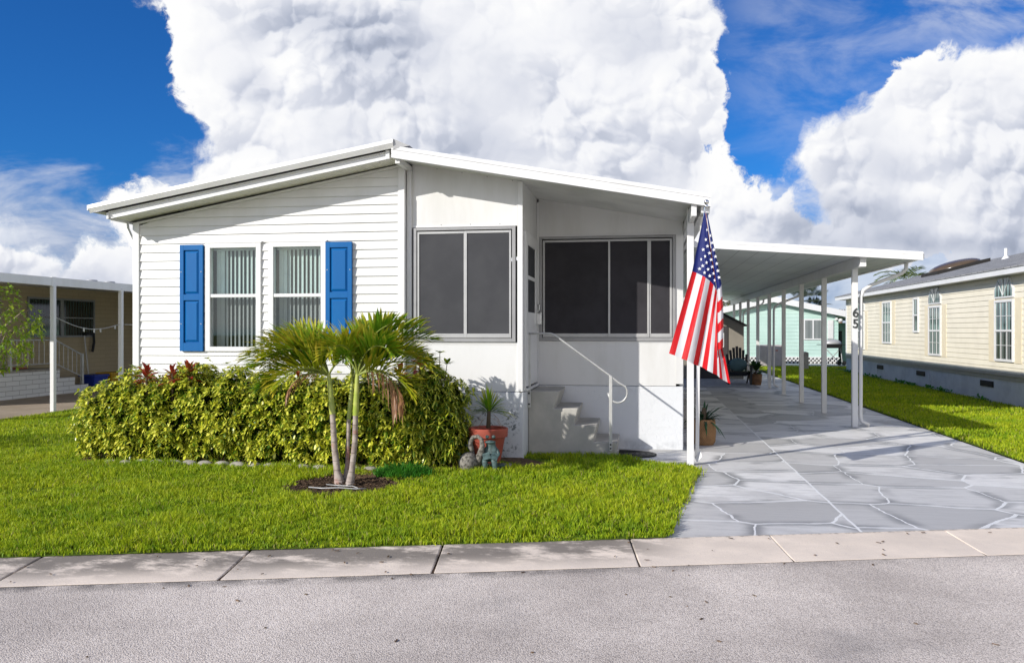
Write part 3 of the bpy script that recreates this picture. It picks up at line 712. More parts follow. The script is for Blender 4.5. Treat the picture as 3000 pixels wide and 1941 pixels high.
# J-trim along the rake
jt=MB(); jt.prism([(-6.222,YS-.026,2.825),(-6.222,YS-.026,2.852),(-2.80,YS-.026,rake(-2.80)+.008),(-2.80,YS-.026,rake(-2.80)-.022)],(0,.04,0)); jt.build('rake_trim',M_soffit_white,home)
# dark rooms behind the windows
rm=MB(); rm.box(-6.1,-2.9,YS+.25,YS+2.6,.4,2.7); rm.build('room',M_dark,home)
def window(par,x0,x1,z0_,z1_,Y,idx):
    f=MB(); w=.038; yo=Y-.034; yi=Y+.05
    f.box(x0-.034,x0+w-.01,yo,yi,z0_-.03,z1_+.03); f.box(x1-w+.01,x1+.034,yo,yi,z0_-.03,z1_+.03)
    f.box(x0+w-.0105,x1-w+.0105,yo,yi,z1_-w+.012,z1_+.03); f.box(x0+w-.0105,x1-w+.0105,yo,yi,z0_-.03,z0_+w-.012)
    zm=z0_+(z1_-z0_)*.515
    f.box(x0+w-.0105,x1-w+.0105,yo+.008,yi-.01,zm-.02,zm+.02)
    f.box(x0-.05,x1+.05,yo-.004,Y-.002,z1_+.0305,z1_+.05); 
    fo=f.build('window',M_white,par,bevel=.003)
    p=MB(); p.poly([(x0+.02,Y+.012,zm),(x1-.02,Y+.012,zm),(x1-.02,Y+.012,z1_-.02),(x0+.02,Y+.012,z1_-.02)]); p.build('pane',M_glass,fo)
    p=MB(); p.poly([(x0+.02,Y-.002,z0_+.02),(x1-.02,Y-.002,z0_+.02),(x1-.02,Y-.002,zm),(x0+.02,Y-.002,zm)]); p.build('pane',M_glass_low,fo)
    bl=MB(); n=11; 
    for i in range(n):
        xx=x0+.03+(x1-x0-.06)*(i+.5)/n; ang=math.radians(38+(6*math.sin(i*2.3)))
        if i<2: ang=math.radians(8)
        R=Matrix.Rotation(-ang,3,'Z'); bl.obox((xx,Y+.13,(z0_+z1_)/2),(.055,.0018,z1_-z0_+.02),R)
    bl.build('blind',M_blind,fo)
    hd=MB().box(x0,x1,Y+.09,Y+.17,z1_-.045,z1_+.02).build('blind_rail',M_white,fo)
M_glass_low=m_glass('screened_lower_glass',(.56,.58,.58),.25)
for i,w in enumerate(wins): window(home,w[0],w[1],w[2],w[3],YS,i)
def shutter(par,x0,x1,z0_,z1_,Y):
    t=.036; s=MB(); cx=(x0+x1)/2
    s.box(x0,x0+.05,Y-t,Y,z0_,z1_); s.box(x1-.05,x1,Y-t,Y,z0_,z1_)
    zm=z0_+(z1_-z0_)*.505
    for a,b in((z0_,z0_+.10),(zm-.035,zm+.035),(z1_-.065,z1_)): s.box(x0+.0501,x1-.0501,Y-t+.001,Y,a,b)
    for a,b in((z0_+.1001,zm-.0351),(zm+.0351,z1_-.0651)):
        s.box(x0+.0502,x1-.0502,Y-.014,Y-.001,a,b)
        # raised bevelled field
        o_=.022; i_=.045; yb,yf=Y-.0145,Y-.030
        P=[(x0+.05+o_-.012,yb,a+o_-.012),(x1-.05-o_+.012,yb,a+o_-.012),(x1-.05-o_+.012,yb,b-o_+.012),(x0+.05+o_-.012,yb,b-o_+.012)]
        Q=[(x0+.05+o_+.012,yf,a+o_+.014),(x1-.05-o_-.012,yf,a+o_+.014),(x1-.05-o_-.012,yf,b-o_-.014),(x0+.05+o_+.012,yf,b-o_-.014)]
        s.add(P+Q,[(4,5,6,7),(0,1,5,4),(1,2,6,5),(2,3,7,6),(3,0,4,7)])
    for zz in (z0_+.33,z1_-.33):
        for xx in (x0+.02,x1-.02): s.ell((xx,Y-t-.001,zz),(.007,.003,.007),n=8,m=1)
    s.build('shutter',[M_blue,M_alu],par,bevel=.003)
shutter(home,-5.592,-5.290,1.272,2.565,YS-.018)
shutter(home,-3.722,-3.400,1.300,2.570,YS-.018)
# ---- left roof: thick metal over-roof, rake fascia and soffit
k=.1748
zf=lambda x: 2.853+(x+6.307)*k         # lower edge of the rake fascia
def rakeprism(mb,prof,xa,xb,zfun,m=0):
    A=[(xa,y,zfun(xa)+dz) for y,dz in prof]; B=[(xb,y,zfun(xb)+dz) for y,dz in prof]; n=len(A)
    mb.add(A+B,[tuple(range(n)),tuple(range(n,2*n))[::-1]]+[(i,i+n,(i+1)%n+n,(i+1)%n) for i in range(n)],m)
fa=MB(); rakeprism(fa,[(9.07,0),(9.07,.066),(9.055,.070),(9.055,.084),(9.10,.092),(9.10,0)],-6.30,-2.842,zf); fa.box(-6.322,-6.295,9.05,9.12,2.85,2.925)
fa.box(-2.870,-2.826,9.048,9.10,zf(-2.85)-.004,zf(-2.85)+.095)
fa.build('rake_fascia',M_fascia,home)
ef=MB().box(-6.318,-6.303,9.121,22,2.845,2.925).build('eave_fascia',M_fascia,home)
ov=MB(); zu=lambda x: 3.012+(x+6.50)*.1735
rakeprism(ov,[(8.975,0),(8.965,-.045),(9.0,-.098),(9.04,-.085),(9.10,-.07),(22,-.07),(22,0)],-6.50,-2.762,zu); 
ov.build('roof',M_fascia,home)
eg=MB(); eg.box(-6.52,-6.505,8.97,22,2.945,3.01)
eg.poly([(-6.505,8.99,2.93),(-6.31,8.99,2.925),(-6.31,22,2.925),(-6.505,22,2.93)]); eg.build('eave_gutter',M_fascia,home)
sfm=MB(); sfm.poly([(-6.30,9.101,zf(-6.30)+.02),(-2.80,9.101,zf(-2.80)+.02),(-2.80,YS+.02,zf(-2.80)+.02),(-6.30,YS+.02,zf(-6.30)+.02)]); sfm.build('soffit',M_soffit,home)
sfs=MB(); sfs.poly([(-6.30,YS+.02,2.86),(-6.19,YS+.02,2.86),(-6.19,22,2.86),(-6.30,22,2.86)]); sfs.build('soffit',M_soffit_white,home)
rg=MB(); rg.prism([(-2.765,8.99,3.55),(-2.765,8.99,3.662),(-2.58,9.01,3.585)],(0,13,0)); rg.build('ridge_cap',M_alu,home)
ds=MB(); ds.tube([(-6.46,9.62,2.95),(-6.44,9.62,2.80),(-6.29,9.60,2.52),(-6.262,9.60,2.35),(-6.262,9.60,.1)],.036,4); ds.build('downspout',M_white,home)
# ---- porch
YP,YB,XD=9.55,10.855,-1.383
zp=lambda x: 2.831-(x-.69)*.1800       # lower edge of the porch fascia
pf=MB()
for a,b,o_ in((0,.040,0.),(.0405,.092,.004),(.0925,.138,.0)):
    rakeprism(pf,[(8.998+o_,a),(8.998+o_,b-.004),(9.004+o_,b),(9.10,b),(9.10,a)],-2.79,.70,zp)
pf.build('porch_fascia',M_fascia,home)
pr=MB(); rakeprism(pr,[(9.101,.045),(9.101,.137),(22,.137),(22,.045)],-2.785,.698,zp); pr.build('porch_roof',M_soffit_white,home)
# beams
bm_=MB(); bm_.box(-2.760,-2.704,9.05,10.9,3.400,3.462); bm_.build('porch_beam',M_white,home,bevel=.003)
bm_=MB(); bm_.box(.505,.560,9.05,13.2,2.738,2.880); bm_.build('porch_beam',M_white,home,bevel=.004)
ps=MB(); ps.box(.488,.563,9.60,9.66,0,2.74); ps.box(.486,.504,9.60,9.66,2.7405,2.90); ps.build('porch_post',M_white,home,bevel=.004)
gt=MB(); gt.box(.605,.70,9.101,13.2,2.775,2.862); gt.build('gutter',M_fascia,home,bevel=.006)
dn=MB(); dn.tube([(.635,9.30,2.775),(.632,9.34,2.66),(.622,9.52,2.0),(.612,9.66,1.2),(.606,9.70,.16)],.034,4,sx=.8); dn.poly([(.58,9.69,.16),(.64,9.69,.16),(.655,9.64,.10),(.60,9.66,.03),(.575,9.70,.08)]); dn.build('downspout',M_white,home)
# left porch wall : column, upper panel, lower panel, stucco base
cw=MB(); cw.box(-2.755,-2.700,YP-.045,YP+.04,0,3.40); cw.build('porch_column',M_panel,home,bevel=.003)
pw=MB(); xe=-1.383
pw.prism([(-2.70,YP,2.745),(xe-.001,YP,2.745),(xe-.001,YP,zp(xe)+.045),(-2.70,YP,zp(-2.70)+.045)],(0,.05,0))
pw.build('porch_wall',M_panel,home)
MB().box(-2.70,xe-.001,YP,YP+.05,.815,1.385).build('porch_wall',M_panel,home)
MB().box(-2.70,-1.46,YP-.008,YP-.0005,2.735,2.757).build('panel_trim',M_white,home); MB().box(-2.70,-1.44,YP-.006,YP-.0005,1.362,1.384).build('panel_trim',M_white,home); MB().box(-1.458,-1.446,YP-.008,YP-.0005,2.735,3.19).build('panel_trim',M_white,home)
bt=MB()
for xx in(-2.35,-2.0,-1.65): bt.ell((xx,YP-.004,2.762),(.006,.006,.006),n=8,m=1)
for xx in(-2.4,-2.1,-1.8,-1.5): bt.ell((xx,YP-.003,zp(xx)+.035),(.006,.004,.006),n=8,m=1)
bt.build('rivets',[M_white,M_alu_dark],home,kind='stuff')
ct=MB(); ct.box(-1.441,-1.379,YP-.022,YP+.03,.815,zp(-1.40)+.04); ct.build('corner_post',M_white,home,bevel=.003)
st=MB(); st.box(-2.70,-1.375,YP-.004,YP+.08,-.05,.808); st.box(-1.42,-1.375,YP+.0805,YB+.04,-.05,.80)
st.prism([(-2.70,YP-.004,.8085),(-1.375,YP-.004,.8085),(-1.375,YP+.02,.818),(-2.70,YP+.02,.818)],(0,.03,0)) if False else None
st.build('stucco_base',M_stucco,home,bevel=.006)
# side wall with the door (plane X = -1.383, faces the walk)
sw=MB(); sw.box(-1.43,-1.385,YP+.031,YB+.04,2.70,zp(-1.40)+.046); sw.box(-1.43,-1.385,YP+.031,9.70,.81,2.6995); sw.box(-1.43,-1.385,10.80,YB+.04,.81,2.6995)
sw.build('door_wall',M_panel,home)
dr=MB()   # storm door leaf with two lights
x0,x1=-1.395,-1.362; ya,yb_=9.735,10.765
dr.box(x0,x1,ya,ya+.135,.86,2.66); dr.box(x0,x1,yb_-.17,yb_,.86,2.66); 
dr.box(x0,x1-.001,ya+.1351,yb_-.1701,2.55,2.66); dr.box(x0,x1-.001,ya+.1351,yb_-.1701,2.14,2.185); dr.box(x0,x1-.001,ya+.1351,yb_-.1701,.86,1.745)
do=dr.build('door',M_white,home,bevel=.003,label='white storm door with two screened lights')
dp=MB(); dp.box(-1.382,-1.376,ya+.13,yb_-.165,2.18,2.555); dp.box(-1.382,-1.376,ya+.13,yb_-.165,1.74,2.145); dp.build('pane',M_screen,do)
dh=MB(); dh.box(-1.361,-1.30,yb_-.10,yb_-.06,1.60,1.76); dh.box(-1.361,-1.325,yb_-.09,yb_-.07,1.78,1.86); dh.build('handle',M_chrome,do,bevel=.006)
df=MB(); df.box(-1.384,-1.366,9.70,9.733,.81,2.70); df.box(-1.384,-1.366,10.767,10.80,.81,2.70); df.box(-1.384,-1.3665,9.7331,10.7669,2.662,2.70); df.box(-1.384,-1.345,9.7331,10.7669,.812,.84); df.build('door_frame',M_white,home)
# back porch wall
bw=MB(); bw.prism([(-1.36,YB,2.755),(.50,YB,2.755),(.50,YB,zp(.50)+.045),(-1.36,YB,zp(-1.36)+.045)],(0,.05,0)); bw.build('porch_wall',M_panel,home); MB().box(-1.36,.41,YB,YB+.05,.812,1.382).build('porch_wall',M_panel,home); MB().box(.4105,.50,YB-.012,YB+.05,.84,2.7545).build('corner_post',M_panel,home)
for b_ in((-1.36,.41,YB-.007,YB-.0005,2.748,2.768),(-1.36,.41,YB-.005,YB-.0005,1.362,1.384),(-1.382,-1.352,YB-.03,YB+.02,.81,3.2)): MB().box(*b_).build('panel_trim',M_white,home)
sb=MB(); sb.box(-1.37,.50,YB-.004,YB+.09,-.05,.806); sb.build('stucco_base',M_stucco,home,bevel=.006)
hw=MB(); hw.box(.46,.51,YB+.0905,22,0,2.84); hw.poly([(-6.2,22,0),(.5,22,0),(.5,22,2.85),(-2.8,22,3.5),(-6.2,22,2.85)]); hw.build('back_wall',M_panel,home)
# screened openings
def screenwin(par,x0,x1,z0_,z1_,Y,panels,bands):
    f=MB(); w=.040
    f.box(x0,x0+w,Y-.028,Y+.03,z0_,z1_); f.box(x1-w,x1,Y-.028,Y+.03,z0_,z1_); f.box(x0+w+.0005,x1-w-.0005,Y-.028,Y+.03,z1_-w*.8,z1_); f.box(x0+w+.0005,x1-w-.0005,Y-.028,Y+.03,z0_,z0_+.045)
    fo=f.build('screen_window',M_alu_dark,par,bevel=.003)
    for i,(a,b) in enumerate(panels):
        s=MB(); yy=Y-.018-.010*(i%2); zz0,zz1=z0_+.05,z1_-.045; q=bands
        s.box(a,a+q,yy-.008,yy+.008,zz0,zz1); s.box(b-q,b,yy-.008,yy+.008,zz0,zz1); s.box(a+q+.0005,b-q-.0005,yy-.008,yy+.008,zz1-.028,zz1); s.box(a+q+.0005,b-q-.0005,yy-.008,yy+.008,zz0,zz0+.048)
        so=s.build('sash',M_alu,fo,bevel=.002)
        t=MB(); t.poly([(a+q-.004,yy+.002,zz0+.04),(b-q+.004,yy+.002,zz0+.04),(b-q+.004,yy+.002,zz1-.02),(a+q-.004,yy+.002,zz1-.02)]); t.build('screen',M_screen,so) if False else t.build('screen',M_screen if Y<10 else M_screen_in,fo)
screenwin(home,-2.683,-1.462,1.388,2.728,YP,[(-2.632,-2.052),(-2.056,-1.512)],.022)
screenwin(home,-1.350,.408,1.386,2.745,YB,[(-1.300,-.425),(-.450,.075),(.070,.36)],.026)
fl=MB().box(-2.7,.45,YB+.1,22,.5,.78).build('porch_floor',M_dark,home)
# ================================================================ STEPS AND RAILING
sts=MB(); Yn,Yf=9.95,10.80
prof=[(-1.372,-.05),(-.335,-.05),(-.300,.196),(-.590,.196),(-.545,.396),(-.818,.396),(-.770,.592),(-1.062,.592),(-.998,.796),(-1.372,.796)]
sts.prism([(x,Yn,z) for x,z in prof],(0,Yf-Yn,0)); o=sts.build('concrete_steps',M_step,bevel=.012); tag(o,'weathered precast concrete steps of four treads leading up to the porch door','steps')
rl=thing('stair_railing','white metal stair railing with a curled end bolted to the concrete steps','railing',(-1.36,9.93,.7))
Yr=9.925
q=MB(); q.box(-1.375,-1.338,Yr-.018,Yr+.012,.60,1.476); q.build('post',M_rail,rl,bevel=.003)
q=MB(); q.box(-.402,-.364,Yr-.018,Yr+.012,.10,.985); q.build('post',M_rail,rl,bevel=.003)
P=[(-1.39,Yr,1.487),(-1.10,Yr,1.487),(-1.06,Yr,1.475),(-.40,Yr,.995),(-.29,Yr,.905)]
for i in range(11):
    t=math.radians(38-i*21.5); P.append((-.300+.112*math.cos(t),Yr,.790+.122*math.sin(t)))
q=MB(); q.tube(P,.0125,8); q.build('handrail',M_rail,rl,smooth=True)
q=MB()
for xx,zz in((-1.357,.64),(-1.357,.77),(-.383,.13),(-.383,.175)): MB().ell((xx,Yr-.02,zz),(.012,.006,.012),n=10).build('bolt',M_black,rl)
pass
m_=MB(); R_=.30
pts=[( .10+0,10.13)]
mat_=[(-.335+ .02,9.96)]
pm=[]
for i in range(25):
    t=-math.pi/2+math.pi*i/24; pm.append((-.30+.46*math.cos(t),10.30+.30*math.sin(t)))
m_.prism([(x,y,.004) for x,y in pm],(0,0,.016)); 
for k_ in range(6):
    s_=.9-.15*k_; ring=[(-.30+.46*s_*math.cos(-math.pi/2+math.pi*i/20),10.30+.30*s_*math.sin(-math.pi/2+math.pi*i/20),.021) for i in range(21)]
    m_.tube(ring,.005,4)
o=m_.build('doormat',M_rubber); tag(o,'black half-oval rubber mat on the walk at the foot of the steps','doormat')
# ================================================================ CARPORT
car=thing('carport','long white flat-roofed carport on square posts beside the white home','carport',(3.3,13.2,0))
zc=lambda x: 2.788-(x-1.089)*.0728
cf=MB()
for a,b,o_ in((0,.030,0.),(.0303,.080,.004),(.0803,.128,0.)):
    rakeprism(cf,[(13.198+o_,a),(13.198+o_,b),(13.26,b),(13.26,a)],.705,4.115,zc)
cf.build('fascia',M_fascia,car)
def m_pan():
    kk=MAT('carport_underside',(.62,.66,.64),.45,.4); X,Y,Z=kk.sep(kk.pos); fr=kk.math('FRACT',kk.math('DIVIDE',X,.30)); l=kk.ss(kk.math('ABSOLUTE',kk.math('SUBTRACT',fr,.5)),.47,.49); kk.col(kk.mix(l,kk.mix(kk.ss(kk.noise(.8,3),.35,.65),(.72,.76,.74),(.64,.68,.67)),(.4,.42,.41))); return kk.m
cr_=MB(); rakeprism(cr_,[(13.261,.028),(13.261,.126),(32.5,.126),(32.5,.028)],.71,4.05,zc); cr_.build('roof',m_pan(),car)
cg=MB(); cg.box(4.051,4.15,13.261,32.5,2.590,2.690); cg.build('gutter',M_fascia,car,bevel=.006)
cb=MB(); cb.box(3.255,3.345,13.33,32.4,zc(3.3)-.135,zc(3.3)+.027); cb.build('beam',M_white,car,bevel=.004)
pY=[13.86,16.12,18.35,20.6,22.9,25.15,27.4,29.6,31.6]
for y in pY:
    p_=MB(); p_.box(3.258,3.342,y-.04,y+.04,0,zc(3.3)-.1355); p_.build('post',M_white,car,bevel=.004)
def spout(y):
    d_=MB(); d_.tube([(4.09,y,2.60),(4.085,y,2.49),(4.02,y,2.42),(3.56,y-.02,2.24),(3.44,y-.02,2.16),(3.405,y-.02,2.05),(3.40,y-.02,.16),(3.42,y-.02,.08),(3.53,y-.02,.03)],.031,6); d_.build('downspout',M_white,car,smooth=True)
for y in (13.92,22.85,29.7): spout(y)
# the house number on the first post: 6 above 5
def digit(ch,x,z,sz):
    cu=bpy.data.curves.new('n','FONT'); cu.body=ch; cu.size=sz; cu.extrude=.006; cu.align_x='CENTER'; cu.offset=.003
    ob=bpy.data.objects.new('n',cu); COL.objects.link(ob); dg=bpy.context.evaluated_depsgraph_get(); me=bpy.data.meshes.new_from_object(ob.evaluated_get(dg)); 
    bpy.data.objects.remove(ob); M4=Matrix.Translation(Vector((x,13.812,z))-wloc(car))@Matrix.Rotation(math.pi/2,4,'X'); me.transform(M4); me.materials.clear(); me.materials.append(M_number)
    o_=bpy.data.objects.new('house_number',me); COL.objects.link(o_); o_.parent=car; o_['label']='dark house number digit '+ch; me.name='house_number'
digit('6',3.305,1.735,.20); digit('5',3.305,1.565,.20)
# ================================================================ FLAG AND POLE
def FP(x,y): return (1950+x/2.612,560+y/2.612)
YF=8.72
left=lambda y: 296+(25-296)*max(0,(y-165))/(1240-165)
bot=[(25,1240),(70,1255),(120,1280),(163,1292),(210,1320),(250,1335),(280,1345),(315,1368),(358,1390),(393,1405),(412,1425),(437,1442),(475,1462),(495,1472)]
mid=[(205,610),(240,622),(283,645),(307,662),(340,685),(368,715),(383,740),(396,765),(398,790),(399,800),(399,800),(400,800),(400,800),(401,800)]
low=[None]*14
for i in range(14):
    if i<=9: low[i]=tuple(mid[i][k_]+(bot[i][k_]-mid[i][k_])*.75 for k_ in(0,1))
low[9]=(392,1225); low[10]=(401,1200); low[11]=(408,1195); low[12]=(424,1195); low[13]=(437,1190)
top=[(296+16*i/13,165) for i in range(14)]
tri=lambda p,q,t: (p[0]+(q[0]-p[0])*t,p[1]+(q[1]-p[1])*t)
def front(u,v):
    """u 0..1 down the flag, v 0..1 across -> picture point, depth"""
    s=v*13; i=min(int(s),12); f=s-i
    def row(u_):
        def at(k_):
            if u_<.4: 
                t=u_/.4; p=tri(top[k_],mid[k_],t); return p
            if u_<.85: return tri(mid[k_],low[k_],(u_-.4)/.45)
            return tri(low[k_],bot[k_],(u_-.85)/.15)
        return tri(at(i),at(i+1),f)
    x,y=row(u)
    amp=min(1,u*1.6)
    d=.030*amp*math.sin(v*13*1.05+u*2.2)+.018*amp*math.sin(v*23+1.3-u*3)+.02*math.sin(u*5)
    if s>9 and u<.9: d+=.06*min(1,(s-9))
    return x,y,d
def strip(a,b):
    """turned-over edge to the right of the main fold; a across, b down"""
    Lx=[(312,165),(360,520),(396,770),(398,900),(397,1050),(396,1215)]; Rx=[(318,165),(390,520),(428,712),(439,880),(442,1050),(437,1195)]
    s=b*5; i=min(int(s),4); f=s-i; p=tri(Lx[i],Lx[i+1],f); q=tri(Rx[i],Rx[i+1],f); x,y=tri(p,q,a)
    return x,y,-.012-.035*math.sin(a*math.pi)*min(1,b*2)
def W3(x,y,d):
    p=PY(*FP(x,y),YF); return Vector((p.x,YF+d,p.z))
fl=MB(); NU,NVs=60,4
idx={}
NV=13*NVs
V=[];Fc=[];mt=[]
for iu in range(NU+1):
    for iv in range(NV+1): V.append(W3(*front(iu/NU,iv/NV)))
for iu in range(NU):
    for iv in range(NV):
        a=iu*(NV+1)+iv; Fc.append((a,a+NV+1,a+NV+2,a+1)); st_=iv//NVs; u=(iu+.5)/NU
        mt.append(2 if (u<.4 and st_<7) else (0 if st_%2==0 else 1))
n0=len(V); V2=[];
NA,NB=6,100
for ib in range(NB+1):
    for ia in range(NA+1): V2.append(W3(*strip(ia/NA,ib/NB)))
for ib in range(NB):
    for ia in range(NA):
        a=n0+ib*(NA+1)+ia; Fc.append((a,a+NA+1,a+NA+2,a+1)); 
        x,y,_q=strip((ia+.5)/NA,(ib+.5)/NB); ys=y-(1-(ia+.5)/NA)*45
        bounds=[715,805,890,968,1040,1118,1300]
        if ys<bounds[0]: mt.append(2)
        else:
            kx=sum(1 for b_ in bounds if ys>=b_)-1; mt.append(1 if kx%2==0 else 0)
me=bpy.data.meshes.new('flag'); VV=V+V2
def star(cx,cy,r,d,sq=1.0,rot=0):
    c_=W3(cx,cy,d); out=[]
    for k_ in range(10):
        rr=r if k_%2==0 else r*.40; an=math.pi/2+rot+k_*math.pi/5
        out.append(Vector((c_.x+rr*math.cos(an)*sq,c_.y-.012,c_.z+rr*math.sin(an))))
    return out,c_+Vector((0,-.012,0))
stars=[(316,296,.5),(342,342,.6),(308,370,.8),(355,397,1),(320,420,.95),(288,446,1),(367,450,1),(336,473,1.05),(302,498,.7),(379,502,.95),(273,520,.6),(349,523,1),(313,546,.75),(389,556,.9),(284,570,1),(358,577,.95),(261,592,1.05),(325,597,.85),(398,610,1),(297,623,.9),(369,628,1),(338,647,.95),(406,661,1.),(377,680,.75)]
for sx_,sy_,sq in stars:
    # depth of the cloth there
    best=min(((VV[i]-W3(sx_,sy_,0)).xz.length if False else ((VV[i].x-W3(sx_,sy_,0).x)**2+(VV[i].z-W3(sx_,sy_,0).z)**2),i) for i in range(0,len(VV),1))[1]
    dd=min(VV[best].y-YF, 0.05); P_,c_=star(sx_,sy_,.0205,dd,sq,.12)
    b0=len(VV); VV=VV+P_+[c_]
    for k_ in range(10): Fc.append((b0+10,b0+k_,b0+(k_+1)%10)); mt.append(3)
flag_o=Vector(VV[0])
flagE=MB(); flagE.v=[tuple(p) for p in VV]; flagE.f=Fc; flagE.m=mt
fo=flagE.build('flag',[M_fr,M_fw,M_fb,M_star]); tag(fo,'star-spangled red, white and blue flag hanging limp beside the porch post','flag')
pol=thing('flagpole','short silver flagpole with a ball tip slanting out from the porch corner post','flagpole',(.56,9.60,2.0))
tip=PY(2070,592,8.70); q=MB(); q.tube([(.575,9.60,1.95),(tip.x-.012,tip.y+.02,tip.z-.05)],.011,8); q.build('pole',M_chrome,pol,smooth=True)
q=MB(); q.ell(tip,(.026,.026,.026),n=16); q.lathe([(.010,-.06),(.013,-.05),(.016,-.035),(.010,-.03),(.012,-.02)],tip,n=12); q.build('finial',M_chrome,pol,smooth=True)
q=MB(); q.box(.563,.60,9.58,9.63,1.90,2.02); q.build('bracket',M_alu,pol,bevel=.004)
# ================================================================ LEAF HELPERS
def frame(d,up=(0,0,1)):
    d=d/np.linalg.norm(d,axis=-1,keepdims=True); up=np.broadcast_to(np.array(up,float),d.shape); s=np.cross(d,up); ln=np.linalg.norm(s,axis=-1,keepdims=True); s=np.where(ln<1e-3,np.array([1.,0,0]),s/np.maximum(ln,1e-6)); n=np.cross(s,d); return d,s,n
def leafset(name,base,dirs,length,width,mat,parent,droop=.25,fold=.25,up=(0,0,1),widest=.55):
    """folded, drooping leaves: base (n,3), dirs (n,3)"""
    n=len(base); length=np.broadcast_to(length,(n,)); width=np.broadcast_to(width,(n,)); droop=np.broadcast_to(droop,(n,))
    d,s,nn=frame(dirs,up); V=np.empty((n,9,3)); uv=np.empty((n,9,2)); 
    rows=[(0.0,.10),(widest*.6,.85),(widest+.15,.9),(1.0,.0)]
    t=[0.,.38,.72,1.]; w=[.12,.95,.85,.0]
    k_=0; cols=[]
    for r_,(tt,ww) in enumerate(zip(t,w)):
        c=base+d*(length*tt)[:,None]-np.array([0,0,1.])*(length*droop*tt*tt)[:,None]
        if r_==3: V[:,k_]=c; uv[:,k_]=(0,1); k_+=1; break
        e=s*(width*ww/2)[:,None]; lift=nn*(width*ww*fold/2)[:,None]
        if r_==0:
            V[:,0]=c-e+lift; V[:,1]=c+e+lift; uv[:,0]=(-ww,0); uv[:,1]=(ww,0); k_=2
        else:
            V[:,k_]=c-e+lift; V[:,k_+1]=c; V[:,k_+2]=c+e+lift; uv[:,k_]=(-1,tt); uv[:,k_+1]=(0,tt); uv[:,k_+2]=(1,tt); k_+=3
    # indices: 0,1 base; 2,3,4 row1; 5,6,7 row2; 8 tip
    T=[(0,1,3),(0,3,2),(1,4,3),(2,3,6),(2,6,5),(3,4,7),(3,7,6),(5,6,8),(6,7,8)]
    b=np.arange(n)[:,None]*9; Fq=np.concatenate([b+np.array(q)[None,:] for q in T])
    return npmesh(name,V.reshape(-1,3),Fq,mat,parent,uv=uv.reshape(-1,2))
def rnd_dirs(n): v=RNG.normal(0,1,(n,3)); return v/np.linalg.norm(v,axis=1,keepdims=True)
# ================================================================ HEDGE
def hedge_surface(n,blobs,zmin=.10):
    """points and outward normals on the skin of a union of ellipsoids"""
    P=[];Nn=[]
    B=np.array(blobs); area=(B[:,3]*B[:,4]+B[:,3]*B[:,5]+B[:,4]*B[:,5]); pr=area/area.sum()
    while sum(len(p) for p in P)<n:
        i=RNG.choice(len(B),size=n*2,p=pr); u=rnd_dirs(n*2); p=B[i,:3]+u*B[i,3:6]; nr=u/B[i,3:6]; nr/=np.linalg.norm(nr,axis=1,keepdims=True)
        ok=np.ones(len(p),bool)
        for b in B:
            q=((p-b[:3])/b[3:6]); ok&=(q**2).sum(1)>.90
        ok&=p[:,2]>zmin; P.append(p[ok]); Nn.append(nr[ok])
    return np.concatenate(P)[:n],np.concatenate(Nn)[:n]
def whorls(name,P,Nn,k,L,Wd,mat,parent,spread=.98,droop=.28):
    n=len(P); ax=Nn+RNG.normal(0,.38,(n,3))+np.array([0,0,.5]); ax,s,t=frame(ax)
    base=np.repeat(P,k,0); az=(np.tile(np.arange(k),n)*2*np.pi/k+np.repeat(RNG.uniform(0,6.28,n),k)+RNG.normal(0,.12,n*k))
    a=np.repeat(ax,k,0); S=np.repeat(s,k,0); T=np.repeat(t,k,0)
    dirs=a*(1-spread*.72)+(S*np.cos(az)[:,None]+T*np.sin(az)[:,None])*spread
    ln=np.repeat(L*RNG.uniform(.72,1.2,n),k)*RNG.uniform(.85,1.12,n*k)
    return leafset(name,base,dirs,ln,ln*Wd,mat,parent,droop=droop*RNG.uniform(.3,1.3,n*k),fold=.18,up=None if False else (0.05,.02,1))
hed=thing('variegated_hedge','long rounded hedge of yellow and green umbrella plant below the blue-shuttered windows','hedge',(-4.3,8.95,0))
hb=[]
for i,(x,h,ry) in enumerate([(-6.13,.84,.50),(-5.85,.90,.47),(-5.45,.93,.47),(-5.05,1.00,.47),(-4.65,.97,.47),(-4.25,.90,.46),(-3.85,.93,.46),(-3.45,.90,.46),(-3.05,.93,.46),(-2.65,.92,.47)]):
    h*=1.065
    hb.append((x,8.98,h*.50,.36+.03*math.sin(i*2.1),ry+.02*math.sin(i*3.7),h*.54))
    hb.append((x+.17,8.86+.05*math.sin(i*5),h*.30,.27,.36,h*.36))
P,Nn=hedge_surface(4900,hb)
P=P+Nn*RNG.normal(-.01,.035,(len(P),1))
lump=.07*np.sin(P[:,0]*9+1)*np.sin(P[:,2]*11)+.03*np.sin(P[:,0]*23)*np.sin(P[:,2]*19+2)
P=P+Nn*lump[:,None]
k_=(P[:,1]<9.36)
P,Nn=P[k_],Nn[k_]
whorls('foliage',P,Nn,7,.060,.52,M_hleaf,hed,.98,.12)
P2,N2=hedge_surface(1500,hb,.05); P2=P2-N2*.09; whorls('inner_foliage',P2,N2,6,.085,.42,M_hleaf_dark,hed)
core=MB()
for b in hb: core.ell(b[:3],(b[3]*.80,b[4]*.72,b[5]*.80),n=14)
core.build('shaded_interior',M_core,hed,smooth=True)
tw=MB()
for i in range(60):
    x=random.uniform(-6.6,-2.6); y=random.uniform(8.75,9.1); tw.tube([(x,y,0.02),(x+random.uniform(-.05,.05),y+random.uniform(-.08,.03),.18),(x+random.uniform(-.12,.12),y-.05,.34)],[.009,.007,.004],5)
tw.build('stems',M_twig,hed,kind='stuff')
